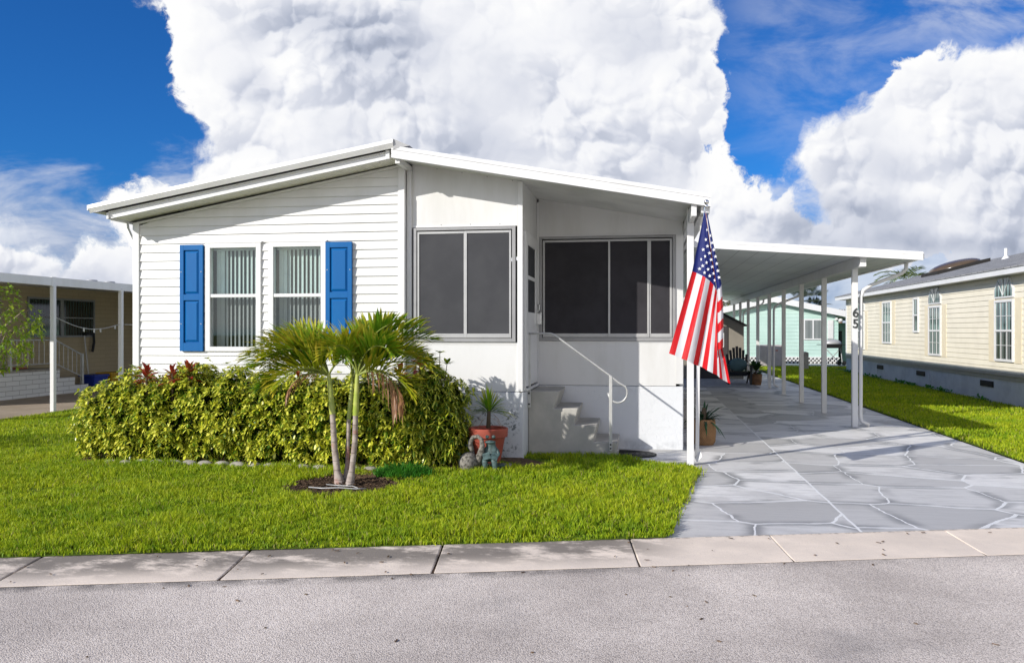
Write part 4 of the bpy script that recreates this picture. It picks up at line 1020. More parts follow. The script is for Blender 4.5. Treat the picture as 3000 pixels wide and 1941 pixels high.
# green end of the hedge
shr=thing('green_shrub','taller darker green shrub with thin yellow edges at the right end of the hedge','shrub',(-2.15,9.0,0))
sb_=[(-2.38,8.98,.50,.36,.42,.56),(-2.16,8.96,.36,.24,.36,.44),(-2.36,9.05,.88,.20,.2,.24),(-2.14,9.12,.72,.17,.2,.26)]
P,Nn=hedge_surface(950,sb_); P=P+Nn*RNG.normal(0,.035,(len(P),1)); whorls('foliage',P,Nn,7,.072,.40,m_hedge('sparsely_variegated_leaf',.80,.95),shr)
P2,N2=hedge_surface(420,sb_,.05); P2=P2-N2*.08; whorls('inner_foliage',P2,N2,6,.08,.42,M_hleaf_dark,shr)
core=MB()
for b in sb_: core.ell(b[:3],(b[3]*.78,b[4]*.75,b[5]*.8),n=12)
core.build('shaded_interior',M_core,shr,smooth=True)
tt=MB(); 
for dx,h in((-.10,1.20),(.02,1.27),(.10,1.15),(-.2,1.12)): MB().tube([(-2.25+dx*.5,9.0,.7),(-2.25+dx,9.0,h)],[.008,.004],5).build('stem',M_twig,shr)
P=np.array([(-2.35,9.,1.20),(-2.23,9.,1.27),(-2.15,9.,1.15),(-2.45,9.,1.12),(-2.30,8.98,1.10),(-2.18,8.98,1.05),(-2.4,8.98,1.02)]); whorls('young_foliage',P,np.tile([0,0,1.],(len(P),1)),8,.09,.4,m_hedge('young_variegated_leaf',.5,1.),shr,.8,.2)
# red cordylines
def cordy(x,y,z,s,n,label):
    t=thing('red_cordyline',label,'cordyline',(x,y,0),'red cordylines growing out of the hedge')
    q=MB(); q.tube([(x,y,.02),(x,y,z)],.012,6); q.build('stem',M_twig,t)
    az=np.arange(n)*2.4+RNG.uniform(0,6); el=np.radians(np.linspace(78,5,n)); d=np.stack([np.cos(az)*np.cos(el),np.sin(az)*np.cos(el),np.sin(el)],1)
    leafset('foliage',np.tile([x,y,z],(n,1))-np.linspace(0,.10,n)[:,None]*np.array([0,0,1]),d,s*RNG.uniform(.8,1.15,n),s*.26,M_red,t,droop=.35,fold=.5)
for a in [(-5.60,8.74,1.03,.22,15,'bright red cordyline tuft at the left end of the hedge top'),(-5.28,8.74,1.03,.20,13,'small dull red cordyline just right of the leftmost red tuft'),(-5.08,8.74,1.06,.23,15,'tall red cordyline with upright leaves above the left part of the hedge'),
          (-3.80,8.8,1.03,.16,9,'low red cordyline half hidden behind the palm fronds'),(-2.62,8.76,1.05,.22,14,'dark red cordyline under the dead palm frond'),(-2.42,8.86,1.17,.23,14,'tall bright red cordyline beside the dark green shrub')]: cordy(*a)
# ================================================================ PALM
palm=thing('palm_tree','small three-stemmed palm with arching feather leaves growing in the mulch ring','palm tree',(-2.88,7.70,0))
def stem(pts,r0,r1,rb,zsplit,top):
    P=[Vector(p) for p in pts]
    q=MB(); q.tube(P,[rb]+[r0+(r1-r0)*i/(len(P)-2) for i in range(len(P)-1)],14); q.build('trunk',M_trunk,palm,smooth=2)
    q=MB(); a=P[-1]; b=Vector(top); q.tube([a-(b-a)*.02,a.lerp(b,.15),a.lerp(b,.5),a.lerp(b,.85),b],[r1*1.15,r1*1.2,r1*1.05,r1*.85,r1*.7],12); q.build('crownshaft',M_shaft,palm,smooth=2)
def PL(px,py,Y): return PY(px,py,Y)
stem([PL(997,1425,7.72),PL(988,1380,7.74),PL(980,1310,7.76),PL(974,1210,7.78)],.034,.026,.058,0,PL(963,1095,7.80))
stem([PL(1012,1420,7.80),PL(1018,1350,7.84),PL(1021,1260,7.86),PL(1022,1225,7.87)],.021,.019,.030,0,PL(1032,1115,7.90))
stem([PL(1024,1425,7.66),PL(1032,1370,7.66),PL(1040,1290,7.66),PL(1042,1214,7.66)],.028,.025,.046,0,PL(1047,1095,7.66))
def frond(par,base,az,el,L,mat,curve=1.3,n=36,ll=.36,sweep=1.6,vee=.9,name='frond',lw=.028,droop=.09):
    base=np.array(base,float); az=math.radians(az); el=math.radians(el); hor=np.array([math.cos(az),math.sin(az),0]); P=[base]; a=el; k_=24; st_=L/k_
    for i in range(k_):
        a-=math.radians(curve*62)/k_; P.append(P[-1]+(hor*math.cos(a)+np.array([0,0,math.sin(a)]))*st_)
    P=np.array(P); q=MB(); q.tube([Vector(p) for p in P],[.010*(1-.8*i/k_)+.002 for i in range(k_+1)],5); rk=q.build(name,M_rachis,par,smooth=True)
    ts=np.linspace(.16,.995,n); B=[];D=[];Ls=[]
    side=np.cross(hor,[0,0,1.])
    for t in ts:
        f=t*k_; i=min(int(f),k_-1); p=P[i]+(P[i+1]-P[i])*(f-i); tg=P[i+1]-P[i]; tg/=np.linalg.norm(tg); nn=np.cross(side,tg)
        for s_ in(-1,1):
            sw=sweep*(.55+.75*t); d=side*s_*1.0+tg*sw+nn*vee*(1+RNG.normal(0,.4))+RNG.normal(0,.13,3); B.append(p); D.append(d); Ls.append(ll*(.62+.55*math.sin(math.pi*min(1,t*.85+.12)))*(1-.35*t)*RNG.uniform(.85,1.12))
    o=leafset('leaflets',np.array(B),np.array(D),np.array(Ls),lw,mat,rk,droop=droop*np.random.default_rng(3).uniform(.5,1.5,len(B)),fold=.5,up=(.02,.01,1))
    return rk
cA=np.array(PL(962,1100,7.80)); cB=np.array(PL(1033,1118,7.90)); cC=np.array(PL(1048,1100,7.66))
frs=[ # base, azimuth (0 = right, 90 = away, 270 = to the road), elevation, length, curl, material
 (cA,178,72,.98,1.75,M_palm),(cA,196,60,1.02,1.7,M_palm_yel),(cA,165,80,.90,1.75,M_palm),(cA,215,70,.85,1.9,M_palm_yel),(cA,185,45,.78,1.9,M_palm_yel),
 (cB,90,80,.95,1.3,M_palm),(cB,40,75,.9,1.5,M_palm),(cB,280,76,.80,2.0,M_palm),
 (cA,172,38,.95,1.2,M_palm_yel),(cA,188,24,.85,1.3,M_palm),(cA,205,48,.9,1.5,M_palm),(cA,230,35,.7,1.6,M_palm_yel),(cA,150,55,.8,1.3,M_palm),(cC,2,34,.95,1.2,M_palm),(cC,340,24,.8,1.4,M_palm_yel),(cC,30,48,.85,1.3,M_palm),
 (cA,10,66,.72,1.7,M_palm_yel),(cC,176,70,.8,1.7,M_palm),(cC,4,68,1.02,1.6,M_palm),(cC,350,55,.95,1.7,M_palm_yel),(cC,20,76,.95,1.4,M_palm),(cC,320,74,.85,1.9,M_palm),(cC,262,80,.85,2.1,M_palm_yel),(cC,335,82,.85,1.3,M_palm)]
for b,az,el,L,cv,mt_ in frs: frond(palm,b,az,el+4,L*.86,mt_,cv*.92)
for az,el,L in((350,40,.64),):
    fo=frond(palm,cC,az,el,L,M_palm_dead,2.2,16,.22,1.1,-.1,'dead_frond',.016,1.1); fo['label']='dry brown hanging palm frond'
fo=frond(palm,cA,205,30,.50,M_palm_dead,1.7,12,.18,1.1,.0,'dead_frond',.014,.7); fo['label']='half dead reddish palm frond'
# ================================================================ POT PALM, SWAN, FROG
pc=Vector((-1.68,8.98,.075))
pot=thing('terracotta_pot','large round terracotta pot with a thick rim beside the steps','flower pot',pc)
q=MB(); q.lathe([(.001,0),(.125,0),(.140,.05),(.185,.28),(.196,.285),(.212,.29),(.218,.375),(.208,.385),(.196,.38),(.190,.33),(.185,.32)],pc,n=36); q.build('pot_body',M_terra,pot,smooth=2)
q=MB(); q.lathe([(.001,.335),(.186,.330),(.186,.31)],pc,n=24); q.build('soil',M_soil,pot)
yp=thing('young_palm','young fan-leaved palm seedling growing in the terracotta pot','potted palm',(pc.x,pc.y,.42))
q=MB(); q.tube([pc+Vector((0,0,.38)),pc+Vector((.005,0,.50)),pc+Vector((.01,0,.60))],[.026,.022,.016],8); q.build('stem',M_twig,yp,smooth=True)
n=84; an=np.linspace(-1.25,1.3,n); d=np.stack([np.sin(an),RNG.normal(-.05,.25,n),np.cos(an)],1); leafset('foliage',np.tile([pc.x+.01,pc.y,.62],(n,1))+RNG.normal(0,.006,(n,3)),d,RNG.uniform(.26,.36,n),.024,M_palm,yp,droop=.30*np.abs(np.sin(an))*2,fold=.3)
n=8; an=RNG.uniform(-1.9,1.9,n); d=np.stack([np.sin(an),RNG.normal(-.1,.3,n),np.cos(an)*.5],1); leafset('dry_leaves',np.tile([pc.x,pc.y,.58],(n,1)),d,.26,.010,M_palm_dead,yp,droop=1.1,fold=.2)
def skin(name,verts,edges,radii,mat,parent=None,sub=2,root=0):
    me=bpy.data.meshes.new(name); off=wloc(parent) if parent else Vector((0,0,0)); me.from_pydata([tuple(Vector(v)-off) for v in verts],edges,[]); o=bpy.data.objects.new(name,me); COL.objects.link(o)
    if parent: o.parent=parent
    md=o.modifiers.new('s','SKIN'); md.use_smooth_shade=True; md.branch_smoothing=.6
    for i,r in enumerate(radii): me.skin_vertices[0].data[i].radius=(r,r) if not hasattr(r,'__len__') else r
    me.skin_vertices[0].data[root].use_root=True
    o.modifiers.new('sub','SUBSURF').levels=sub; o.modifiers['sub'].render_levels=sub; me.materials.append(mat)
    # bake to a plain mesh
    dg=bpy.context.evaluated_depsgraph_get(); m2=bpy.data.meshes.new_from_object(o.evaluated_get(dg)); o.modifiers.clear(); o.data=m2; m2.name=name; m2.materials.clear() if len(m2.materials)>1 else None
    if not m2.materials: m2.materials.append(mat)
    return o
# swan planter: round body, neck rising and looping over to the left, beak down
sx,sy,sz=-1.80,8.56,.04
sw_=thing('swan_planter','weathered stone swan planter with its neck looped down, left of the frog','planter',(sx,sy,sz))
q=MB(); q.ell((sx-.01,sy,sz+.095),(.105,.14,.115),n=20); q.lathe([(.06,0),(.07,.02),(.05,.04)],(sx,sy,sz),n=16); q.build('body',M_swan,sw_,smooth=True)
nk=[(sx+.075,sy,sz+.08),(sx+.115,sy,sz+.19),(sx+.135,sy,sz+.28),(sx+.125,sy,sz+.345),(sx+.085,sy,sz+.375),(sx+.038,sy,sz+.365),(sx+.008,sy,sz+.32),(sx+.004,sy,sz+.27),(sx+.020,sy,sz+.235),(sx+.038,sy,sz+.215)]
q=MB(); q.tube(nk,[.052,.036,.027,.022,.021,.022,.024,.028,.022,.006],12); q.build('neck',M_swan,sw_,smooth=True)
# frog reading on a bench
fx,fy,fz=-1.585,8.62,.045
frg=thing('frog_statue','blue green frog statue sitting on a little bench and reading a book','statue',(fx,fy,fz))
body=[(0,0,.115),(0,.005,.165),(0,.008,.205),(0,0,.240),(0,-.010,.282)]
vv=[(fx+a,fy+b,fz+c) for a,b,c in body]; ed=[(0,1),(1,2),(2,3),(3,4)]; rad=[(.060,.055),(.060,.052),(.052,.044),(.036,.034),(.052,.042)]
def limb(root,pts,rr):
    pr=root
    for p,r_ in zip(pts,rr): vv.append((fx+p[0],fy+p[1],fz+p[2])); rad.append(r_); ed.append((pr,len(vv)-1)); pr=len(vv)-1
limb(2,[(-.048,-.005,.205),(-.066,-.030,.150),(-.038,-.070,.140)],[.018,.014,.012]); limb(2,[(.048,-.005,.205),(.070,-.030,.155),(.050,-.072,.150)],[.018,.014,.012])
limb(0,[(-.030,-.045,.110),(-.034,-.095,.112),(-.030,-.095,.055),(-.030,-.100,.012),(-.034,-.135,.008)],[.032,.028,.021,.017,.018]); limb(0,[(.032,-.045,.110),(.040,-.090,.120),(.048,-.095,.060),(.052,-.100,.012),(.060,-.135,.008)],[.032,.028,.021,.017,.018])
skin('body',vv,ed,rad,M_frog,frg,2,0)
q=MB(); q.ell((fx-.026,fy-.022,fz+.318),(.016,.016,.017),n=12); q.build('eye',M_frog,frg,smooth=True); q=MB(); q.ell((fx+.026,fy-.022,fz+.318),(.016,.016,.017),n=12); q.build('eye',M_frog,frg,smooth=True)
q=MB(); q.ell((fx,fy-.030,fz+.272),(.046,.034,.016),n=16); q.build('mouth',M_frog,frg,smooth=True)
q=MB(); 
for s_ in(-1,1):
    R=Matrix.Rotation(s_*.35,3,'Y')@Matrix.Rotation(-.75,3,'X'); q.obox((fx+.012+s_*.032,fy-.088,fz+.150),(.062,.010,.075),R)
q.build('book',M_frog,frg,bevel=.002)
q=MB(); q.box(fx-.115,fx+.115,fy-.045,fy+.055,fz+.048,fz+.070); q.box(fx-.10,fx-.075,fy-.03,fy+.04,fz-.03,fz+.0475); q.box(fx+.075,fx+.10,fy-.03,fy+.04,fz-.03,fz+.0475); q.build('bench',M_frog,frg,bevel=.008)
frg.scale=(1.32,1.2,1.14)
q=MB(); q.box(-1.47,-1.39,8.72,8.84,.0,.10); o=q.build('concrete_block',M_grey_conc,bevel=.01); tag(o,'small grey concrete block on the ground between the frog and the steps','block')
# ================================================================ ON THE DRIVEWAY
bc=Vector((.80,11.41,.004))
bk=thing('woven_basket','brown woven basket planter beside the porch corner post','basket',bc)
q=MB(); q.lathe([(.001,0),(.125,0),(.150,.04),(.160,.18),(.148,.32),(.142,.335),(.132,.335),(.135,.29)],bc,n=28); q.build('basket_body',M_basket,bk,smooth=2)
q=MB(); q.lathe([(.001,.29),(.136,.285),(.136,.27)],bc,n=20); q.build('soil',M_soil,bk)
pl=thing('strap_leaf_plant','dark green plant with long drooping strap leaves in the woven basket','potted plant',(.80,11.41,.30))
n=46; an=RNG.uniform(0,6.28,n); el=RNG.uniform(.35,1.45,n); d=np.stack([np.cos(an)*np.cos(el),np.sin(an)*np.cos(el),np.sin(el)],1)
leafset('foliage',np.tile([.80,11.41,.29],(n,1)),d,RNG.uniform(.30,.52,n),RNG.uniform(.030,.048,n),m_palm('dark_strap_leaf',(.015,.055,.022),(.03,.09,.035),(.05,.11,.04),.3),pl,droop=RNG.uniform(.3,1.0,n),fold=.35)
q=MB(); q.lathe([(.03,0),(.035,.14),(.02,.2)],bc+Vector((0,0,.285)),n=10); q.build('stem',M_twig,pl)
q=MB(); q.box(.515,.72,13.2,14.6,.004,.36); q.box(.7205,.90,13.2,14.6,.004,.18); o=q.build('side_steps',M_grey_conc,bevel=.01); tag(o,'low concrete side steps against the home under the carport','steps')
# potted broad leaf plant
b2=Vector((3.10,24.1,.004)); p2=thing('brown_pot','brown round pot standing on the driveway beside a carport post','flower pot',b2)
q=MB(); q.lathe([(.001,0),(.15,0),(.17,.1),(.185,.30),(.17,.31),(.165,.27)],b2,n=22); q.build('pot_body',simple('brown_clay',(.22,.12,.06),.7,.3,var=.2),p2,smooth=2)
pp=thing('broad_leaf_plant','bushy green broad-leaved plant in the brown pot','potted plant',(3.10,24.1,.3)); n=60; an=RNG.uniform(0,6.28,n); el=RNG.uniform(.1,1.4,n); dd=np.stack([np.cos(an)*np.cos(el),np.sin(an)*np.cos(el),np.sin(el)],1); bs=np.tile([3.10,24.1,.34],(n,1))+dd*RNG.uniform(.05,.24,n)[:,None]
leafset('foliage',bs,dd,RNG.uniform(.16,.26,n),RNG.uniform(.10,.16,n),m_palm('broad_leaf',(.02,.07,.02),(.05,.13,.03),(.1,.2,.04),.3),pp,droop=.4,fold=.2,widest=.45)
q=MB()
for i in range(8): q.tube([(3.10,24.1,.27),tuple(bs[i])],.008,5)
q.build('stems',M_twig,pp)
# adirondack chair
ch=thing('adirondack_chair','charcoal resin adirondack chair with a fan-shaped slatted back beside the shed','chair',(2.66,24.3,0)); cx,cy=2.66,24.3
for s_ in(-1,1):
    q=MB(); q.hexa([(cx+s_*.30-.03,cy-.36,0.01),(cx+s_*.30+.03,cy-.36,0.01),(cx+s_*.30+.03,cy-.28,0.01),(cx+s_*.30-.03,cy-.28,0.01),(cx+s_*.31-.03,cy-.38,.53),(cx+s_*.31+.03,cy-.38,.53),(cx+s_*.31+.03,cy-.26,.53),(cx+s_*.31-.03,cy-.26,.53)]); q.build('leg',M_chair,ch,bevel=.006)
    q=MB(); q.hexa([(cx+s_*.28-.02,cy+.42,.01),(cx+s_*.28+.02,cy+.42,.01),(cx+s_*.28+.02,cy+.50,.01),(cx+s_*.28-.02,cy+.50,.01),(cx+s_*.27-.02,cy-.26,.30),(cx+s_*.27+.02,cy-.26,.30),(cx+s_*.27+.02,cy-.20,.38),(cx+s_*.27-.02,cy-.20,.38)]); q.build('leg',M_chair,ch,bevel=.006)
    q=MB(); q.box(cx+s_*.34-.075,cx+s_*.34+.075,cy-.44,cy+.34,.5305,.556); q.build('armrest',M_chair,ch,bevel=.01)
q=MB(); 
for i in range(5): y=cy-.34+i*.115; z=.385-i*.028; q.hexa([(cx-.26,y,z-.02),(cx+.26,y,z-.02),(cx+.26,y+.10,z-.045),(cx-.26,y+.10,z-.045),(cx-.26,y,z),(cx+.26,y,z),(cx+.26,y+.10,z-.025),(cx-.26,y+.10,z-.025)])
q.build('seat',M_chair,ch,bevel=.004)
q=MB(); tops=[.90,1.00,1.05,1.07,1.05,1.00,.90]
for i in range(7):
    o_=(i-3); xb=cx+o_*.068; xt=cx+o_*.092; zt=tops[i]; q.hexa([(xb-.029,cy+.18,.22),(xb+.029,cy+.18,.22),(xb+.029,cy+.20,.22),(xb-.029,cy+.20,.22),(xt-.038,cy+.44,zt-.02*abs(o_)),(xt+.038,cy+.44,zt-.02*abs(o_)),(xt+.038,cy+.46,zt-.02*abs(o_)),(xt-.038,cy+.46,zt-.02*abs(o_))])
q.hexa([(cx-.30,cy+.315,.60),(cx+.30,cy+.315,.60),(cx+.30,cy+.335,.60),(cx-.30,cy+.335,.60),(cx-.30,cy+.335,.68),(cx+.30,cy+.335,.68),(cx+.30,cy+.355,.68),(cx-.30,cy+.355,.68)])
q.build('backrest',M_chair,ch,bevel=.004)
cu=MB(); cu.ell((cx,cy+.13,.55),(.26,.075,.20),R=Matrix.Rotation(-.28,3,'X'),n=20); o=cu.build('cushion',M_cushion,smooth=True); tag(o,'teal square cushion leaning on the back of the charcoal chair','cushion')
q=MB(); q.box(1.1,3.05,22.8,27.0,.004,.014); o=q.build('rug',M_rug); tag(o,'pale patterned outdoor rug under the charcoal chair','rug')
# shed
sh=thing('garden_shed','taupe resin garden shed with a dark door at the back of the carport','shed',(1.95,26.9,0))
xa,xb,ya,yb2=.92,3.10,26.9,28.9; xm=(xa+xb)/2; ze,zr=1.68,2.26
q=MB(); q.prism([(xa,ya,.01),(xb,ya,.01),(xb,ya,ze),(xm,ya,zr),(xa,ya,ze)],(0,yb2-ya,0)); q.build('wall',M_shed,sh)
q=MB(); q.prism([(xa-.08,ya-.10,ze-.03),(xm,ya-.10,zr+.02),(xm,ya-.10,zr+.07),(xa-.10,ya-.10,ze+.02)],(0,2.2,0)); q.prism([(xm+.0005,ya-.10,zr+.02),(xb+.08,ya-.10,ze-.03),(xb+.10,ya-.10,ze+.02),(xm+.0005,ya-.10,zr+.07)],(0,2.2,0)); q.build('roof',M_shedtrim,sh)
q=MB(); q.box(1.45,2.62,ya-.03,ya-.001,.02,1.66); dd_=q.build('door',M_shedtrim,sh,bevel=.004)
q=MB(); q.box(2.24,2.50,ya-.045,ya-.031,1.00,1.45); q.build('window_frame',M_white,dd_)
q=MB(); q.box(2.265,2.365,ya-.049,ya-.0455,1.03,1.22); q.box(2.378,2.475,ya-.049,ya-.0455,1.03,1.22); q.box(2.265,2.365,ya-.049,ya-.0455,1.235,1.42); q.box(2.378,2.475,ya-.049,ya-.0455,1.235,1.42); q.build('pane',M_windark,dd_)
# ================================================================ CREAM HOUSE
XR=7.3
crm=thing('cream_house','long cream vinyl-sided manufactured home with grey shingle roof on a painted block skirting','house',(XR,20,0))
ya,yb3=9.5,31.8
W=[(26.25,27.12,1.16,2.37),(23.75,24.14,1.50,2.38),(22.05,22.90,.92,2.12),(17.95,18.80,.92,2.12),(29.3,30.15,.92,2.12)]
q=MB(); lap(q,lambda s,z,d:(XR-d,s,z),lambda z:(ya,yb3),.66,2.66,0,.116,[],.014); q.build('siding_wall',M_cream,crm)
q=MB(); q.prism([(XR+.001,yb3,.6),(15.0,yb3,.6),(15.0,yb3,2.66),(11.1,yb3,3.72),(XR+.001,yb3,2.66)],(0,.05,0)); q.prism([(XR+.001,ya,.0),(15.0,ya,.0),(15.0,ya,2.66),(11.1,ya,3.72),(XR+.001,ya,2.66)],(0,.05,0)); q.build('gable_wall',M_cream,crm)
q=MB(); q.box(XR-.022,XR+.05,ya-.02,ya+.07,.6,2.66); q.box(XR-.022,XR+.05,yb3-.07,yb3+.06,.6,2.66); q.build('corner_trim',M_white,crm)
q=MB(); q.box(XR-.035,XR-.0005,ya,yb3,.52,.655); q.box(XR-.060,XR-.0355,ya,yb3,.60,.632); q.build('base_trim',M_trimgrey,crm)
q=MB(); q.box(XR-.012,XR+.10,ya,yb3,-.02,.519); q.box(XR-.02,XR-.0125,22.74,22.78,0,.519);q.box(XR-.02,XR-.0125,27.7,27.75,0,.519); q.build('skirting',M_skirt,crm)
for (a,b) in((27.05,27.74),(23.21,23.90),(18.90,19.59),(14.6,15.3)):
    q=MB(); q.box(XR-.03,XR-.0205,a,b,.325,.45); [q.box(XR-.036,XR-.0305,a+.02,b-.02,.335+i*.03,.345+i*.03) for i in range(4)]; q.build('vent',M_vent,crm)
q=MB(); q.box(XR-.026,XR-.0205,22.86,23.12,.12,.42); q.build('access_panel',M_skirt,crm)
for i,(a,b,c,d) in enumerate(W):
    q=MB(); t=.042; xo=XR-.045
    q.box(xo,XR,a-.02,a+t-.02,c-.03,d+.03); q.box(xo,XR,b-t+.02,b+.02,c-.03,d+.03); q.box(xo,XR,a+t-.0195,b-t+.0195,c-.03,c+.02); q.box(xo,XR,a+t-.0195,b-t+.0195,d-.02,d+.03); zm=c+(d-c)*.5; q.box(xo+.004,XR,a+t-.0195,b-t+.0195,zm-.02,zm+.02)
    if i!=1:
        for k_ in(1,2): yy=a+(b-a)*k_/3; q.box(xo+.012,XR-.02,yy-.006,yy+.006,c+.0205,zm-.0205); q.box(xo+.012,XR-.02,yy-.006,yy+.006,zm+.0205,d-.0205)
        for zz in((c+zm)/2,(zm+d)/2): q.box(xo+.010,XR-.018,a+.031,b-.031,zz-.005,zz+.005)
    wo=q.build('window',M_white,crm)
    q=MB(); q.poly([(XR-.022,a+.02,zm),(XR-.022,b-.02,zm),(XR-.022,b-.02,d),(XR-.022,a+.02,d)]); q.build('pane',M_wincream,wo)
    q=MB(); q.poly([(XR-.022,a+.02,c),(XR-.022,b-.02,c),(XR-.022,b-.02,zm),(XR-.022,a+.02,zm)]); q.build('pane',M_winscreen,wo)
    if i not in(1,):
        [MB().box(XR-.0165,XR-.0005,y_,y_+.30,c-.05,d+.05).build('unfaded_siding',M_creamdark,crm) for y_ in(a-.36,b+.06)]
for (a,b) in((22.05,22.90),(17.95,18.80),(29.3,30.15)):
    c,d=2.19,2.60; m_=(a+b)/2; oc=[(a-.02,c),(b+.02,c),(b+.02,c+.18),(b-.17,d),(a+.17,d),(a-.02,c+.18)]
    q=MB(); q.prism([(XR-.040,y,z) for y,z in oc],(.04,0,0)); wo=q.build('fan_window',M_white,crm)
    ic=[(a+.015,c+.03),(b-.015,c+.03),(b-.015,c+.175),(b-.18,d-.03),(a+.18,d-.03),(a+.015,c+.175)]
    q=MB(); q.poly([(XR-.043,y,z) for y,z in ic]); q.build('pane',M_wincream,wo)
    q=MB()
    for yy,zz in((m_,d-.03),(a+.16,d-.06),(b-.16,d-.06)): q.tube([(XR-.048,m_,c+.04),(XR-.048,yy,zz)],.008,4)
    q.build('muntin',M_white,wo)
q=MB(); q.box(XR-.32,XR-.295,ya-.3,yb3+.35,2.62,2.755); q.poly([(XR-.295,ya-.3,2.63),(XR,ya-.3,2.63),(XR,yb3+.35,2.63),(XR-.295,yb3+.35,2.63)]); q.prism([(XR-.32,yb3+.35,2.62),(XR-.32,yb3+.35,2.755),(11.1,yb3+.35,3.82),(11.1,yb3+.35,3.69)],(0,.03,0)); q.build('fascia',M_white,crm)
q=MB(); q.prism([(XR-.34,ya-.32,2.757),(11.1,ya-.32,3.825),(15.1,ya-.32,2.757),(15.1,ya-.32,2.70),(11.1,ya-.32,3.76),(XR-.34,ya-.32,2.73)],(0,yb3-ya+.72,0)); q.build('roof',M_shingle,crm)
q=MB()
def roofz(x): return 2.757+(x-6.96)*(1.068/4.14)
ys_k=(26.3,27.8); x0_,x1_=8.6,10.05
q.hexa([(x0_,ys_k[0],roofz(x0_)-.02),(x1_,ys_k[0],roofz(x1_)-.02),(x1_,ys_k[1],roofz(x1_)-.02),(x0_,ys_k[1],roofz(x0_)-.02),(x0_,ys_k[0],roofz(x0_)+.10),(x1_,ys_k[0],roofz(x1_)+.10),(x1_,ys_k[1],roofz(x1_)+.10),(x0_,ys_k[1],roofz(x0_)+.10)])
q.build('skylight_frame',M_vent,crm)
q=MB(); sl=math.atan(1.068/4.14); q.ell((9.32,27.05,roofz(9.32)+.08),(.74,.72,.20),R=Matrix.Rotation(-sl,3,'Y'),n=24); q.build('skylight_dome',M_bronze,crm,smooth=True)
vp=PX(2947,757,9.86); vz=roofz(9.86); q=MB(); q.lathe([(.12,-.03),(.045,.08),(.042,.10),(.042,.28),(.001,.28)],(9.86,vp.y,vz),n=14); q.build('vent_pipe',M_white,crm,smooth=2)
# weeds & litter along the skirting
q=MB()
for i in range(900):
    y=random.uniform(13,31); q.obox((7.25-abs(random.gauss(0,.10)),y,.022+random.random()*.01),(random.uniform(.03,.08),random.uniform(.01,.03),.006),Matrix.Rotation(random.uniform(0,6.28),3,'Z'))
o=q.build('leaf_litter',M_leaflitter); tag(o,'brown dry litter along the foot of the cream house skirting','leaf litter',kind='stuff')
n=900; yy=RNG.uniform(19,31.5,n); cl=(np.sin(yy*2.1)+np.sin(yy*5.3+1))>.1; yy=yy[cl]; n=len(yy); bs=np.stack([7.20-np.abs(RNG.normal(0,.05,n)),yy,RNG.uniform(.02,.10,n)],1); dd=rnd_dirs(n); dd[:,2]=np.abs(dd[:,2])
o=leafset('weeds',bs,dd,RNG.uniform(.06,.14,n),.05,M_lush,None,droop=.3); tag(o,'low green weeds growing against the cream house skirting','weeds',kind='stuff')
# ================================================================ MINT HOUSE
mn=thing('mint_house','mint green house with a white gable edge at the far end of the driveway','house',(5.3,38.2,0))
Ym=37.6; kx=lambda px,py: PY(px,py,Ym)
pk=kx(2263,884); er=kx(2477,928); cr2=kx(2456,968); sl_=(pk.z-er.z)/(er.x-pk.x)
topm=lambda x: pk.z-abs(x-pk.x)*sl_
xl_=pk.x-4.2; xr_=cr2.x
def srm(z):
    hw_=(pk.z-z)/sl_; return (max(xl_,pk.x-hw_),min(xr_,pk.x+hw_))
zb_=kx(2300,1045).z
q=MB(); lap(q,lambda s,z,d:(s,Ym-d,z),srm,zb_,pk.z-.02,0,.155,[],.014); q.build('siding_wall',M_mint,mn)
q=MB(); q.box(xl_,xr_,Ym+.002,Ym+9,0,topm(xr_)-.05); q.build('side_wall',M_mint,mn)
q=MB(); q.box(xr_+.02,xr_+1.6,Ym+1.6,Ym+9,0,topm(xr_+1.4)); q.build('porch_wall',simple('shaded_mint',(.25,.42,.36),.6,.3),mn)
q=MB(); q.box(xr_+.15,xr_+.5,Ym+1.55,Ym+1.599,.2,1.5); q.build('porch_door',M_windark,mn)
q=MB(); xo=er.x
q.prism([(pk.x,Ym-.35,pk.z-.02),(pk.x,Ym-.35,pk.z+.24),(xo+.1,Ym-.35,pk.z+.24-(xo+.1-pk.x)*sl_),(xo+.1,Ym-.35,pk.z-.02-(xo+.1-pk.x)*sl_)],(0,.04,0)); q.prism([(pk.x-.0005,Ym-.35,pk.z-.02),(pk.x-.0005,Ym-.35,pk.z+.24),(xl_-.3,Ym-.35,pk.z+.24-(pk.x-xl_+.3)*sl_),(xl_-.3,Ym-.35,pk.z-.02-(pk.x-xl_+.3)*sl_)],(0,.04,0)); q.build('rake_fascia',M_white,mn)
q=MB(); q.prism([(xl_-.3,Ym-.3,pk.z-(pk.x-xl_+.3)*sl_),(pk.x,Ym-.3,pk.z),(xo+.6,Ym-.3,pk.z-(xo+.6-pk.x)*sl_),(xo+.6,Ym-.3,pk.z-(xo+.6-pk.x)*sl_+.2),(pk.x,Ym-.3,pk.z+.2),(xl_-.3,Ym-.3,pk.z-(pk.x-xl_+.3)*sl_+.2)],(0,9.5,0)); q.build('roof',M_white,mn)
a=kx(2358,938); b=kx(2412,991); q=MB(); q.box(a.x-.05,b.x+.05,Ym-.05,Ym-.018,b.z-.06,a.z+.06); wo=q.build('window',M_white,mn)
q=MB(); m_=(a.x+b.x)/2-.08; q.box(a.x,m_,Ym-.055,Ym-.0505,b.z,a.z); q.box(m_+.06,b.x,Ym-.055,Ym-.0505,b.z,a.z); q.build('pane',M_wingrey,wo)
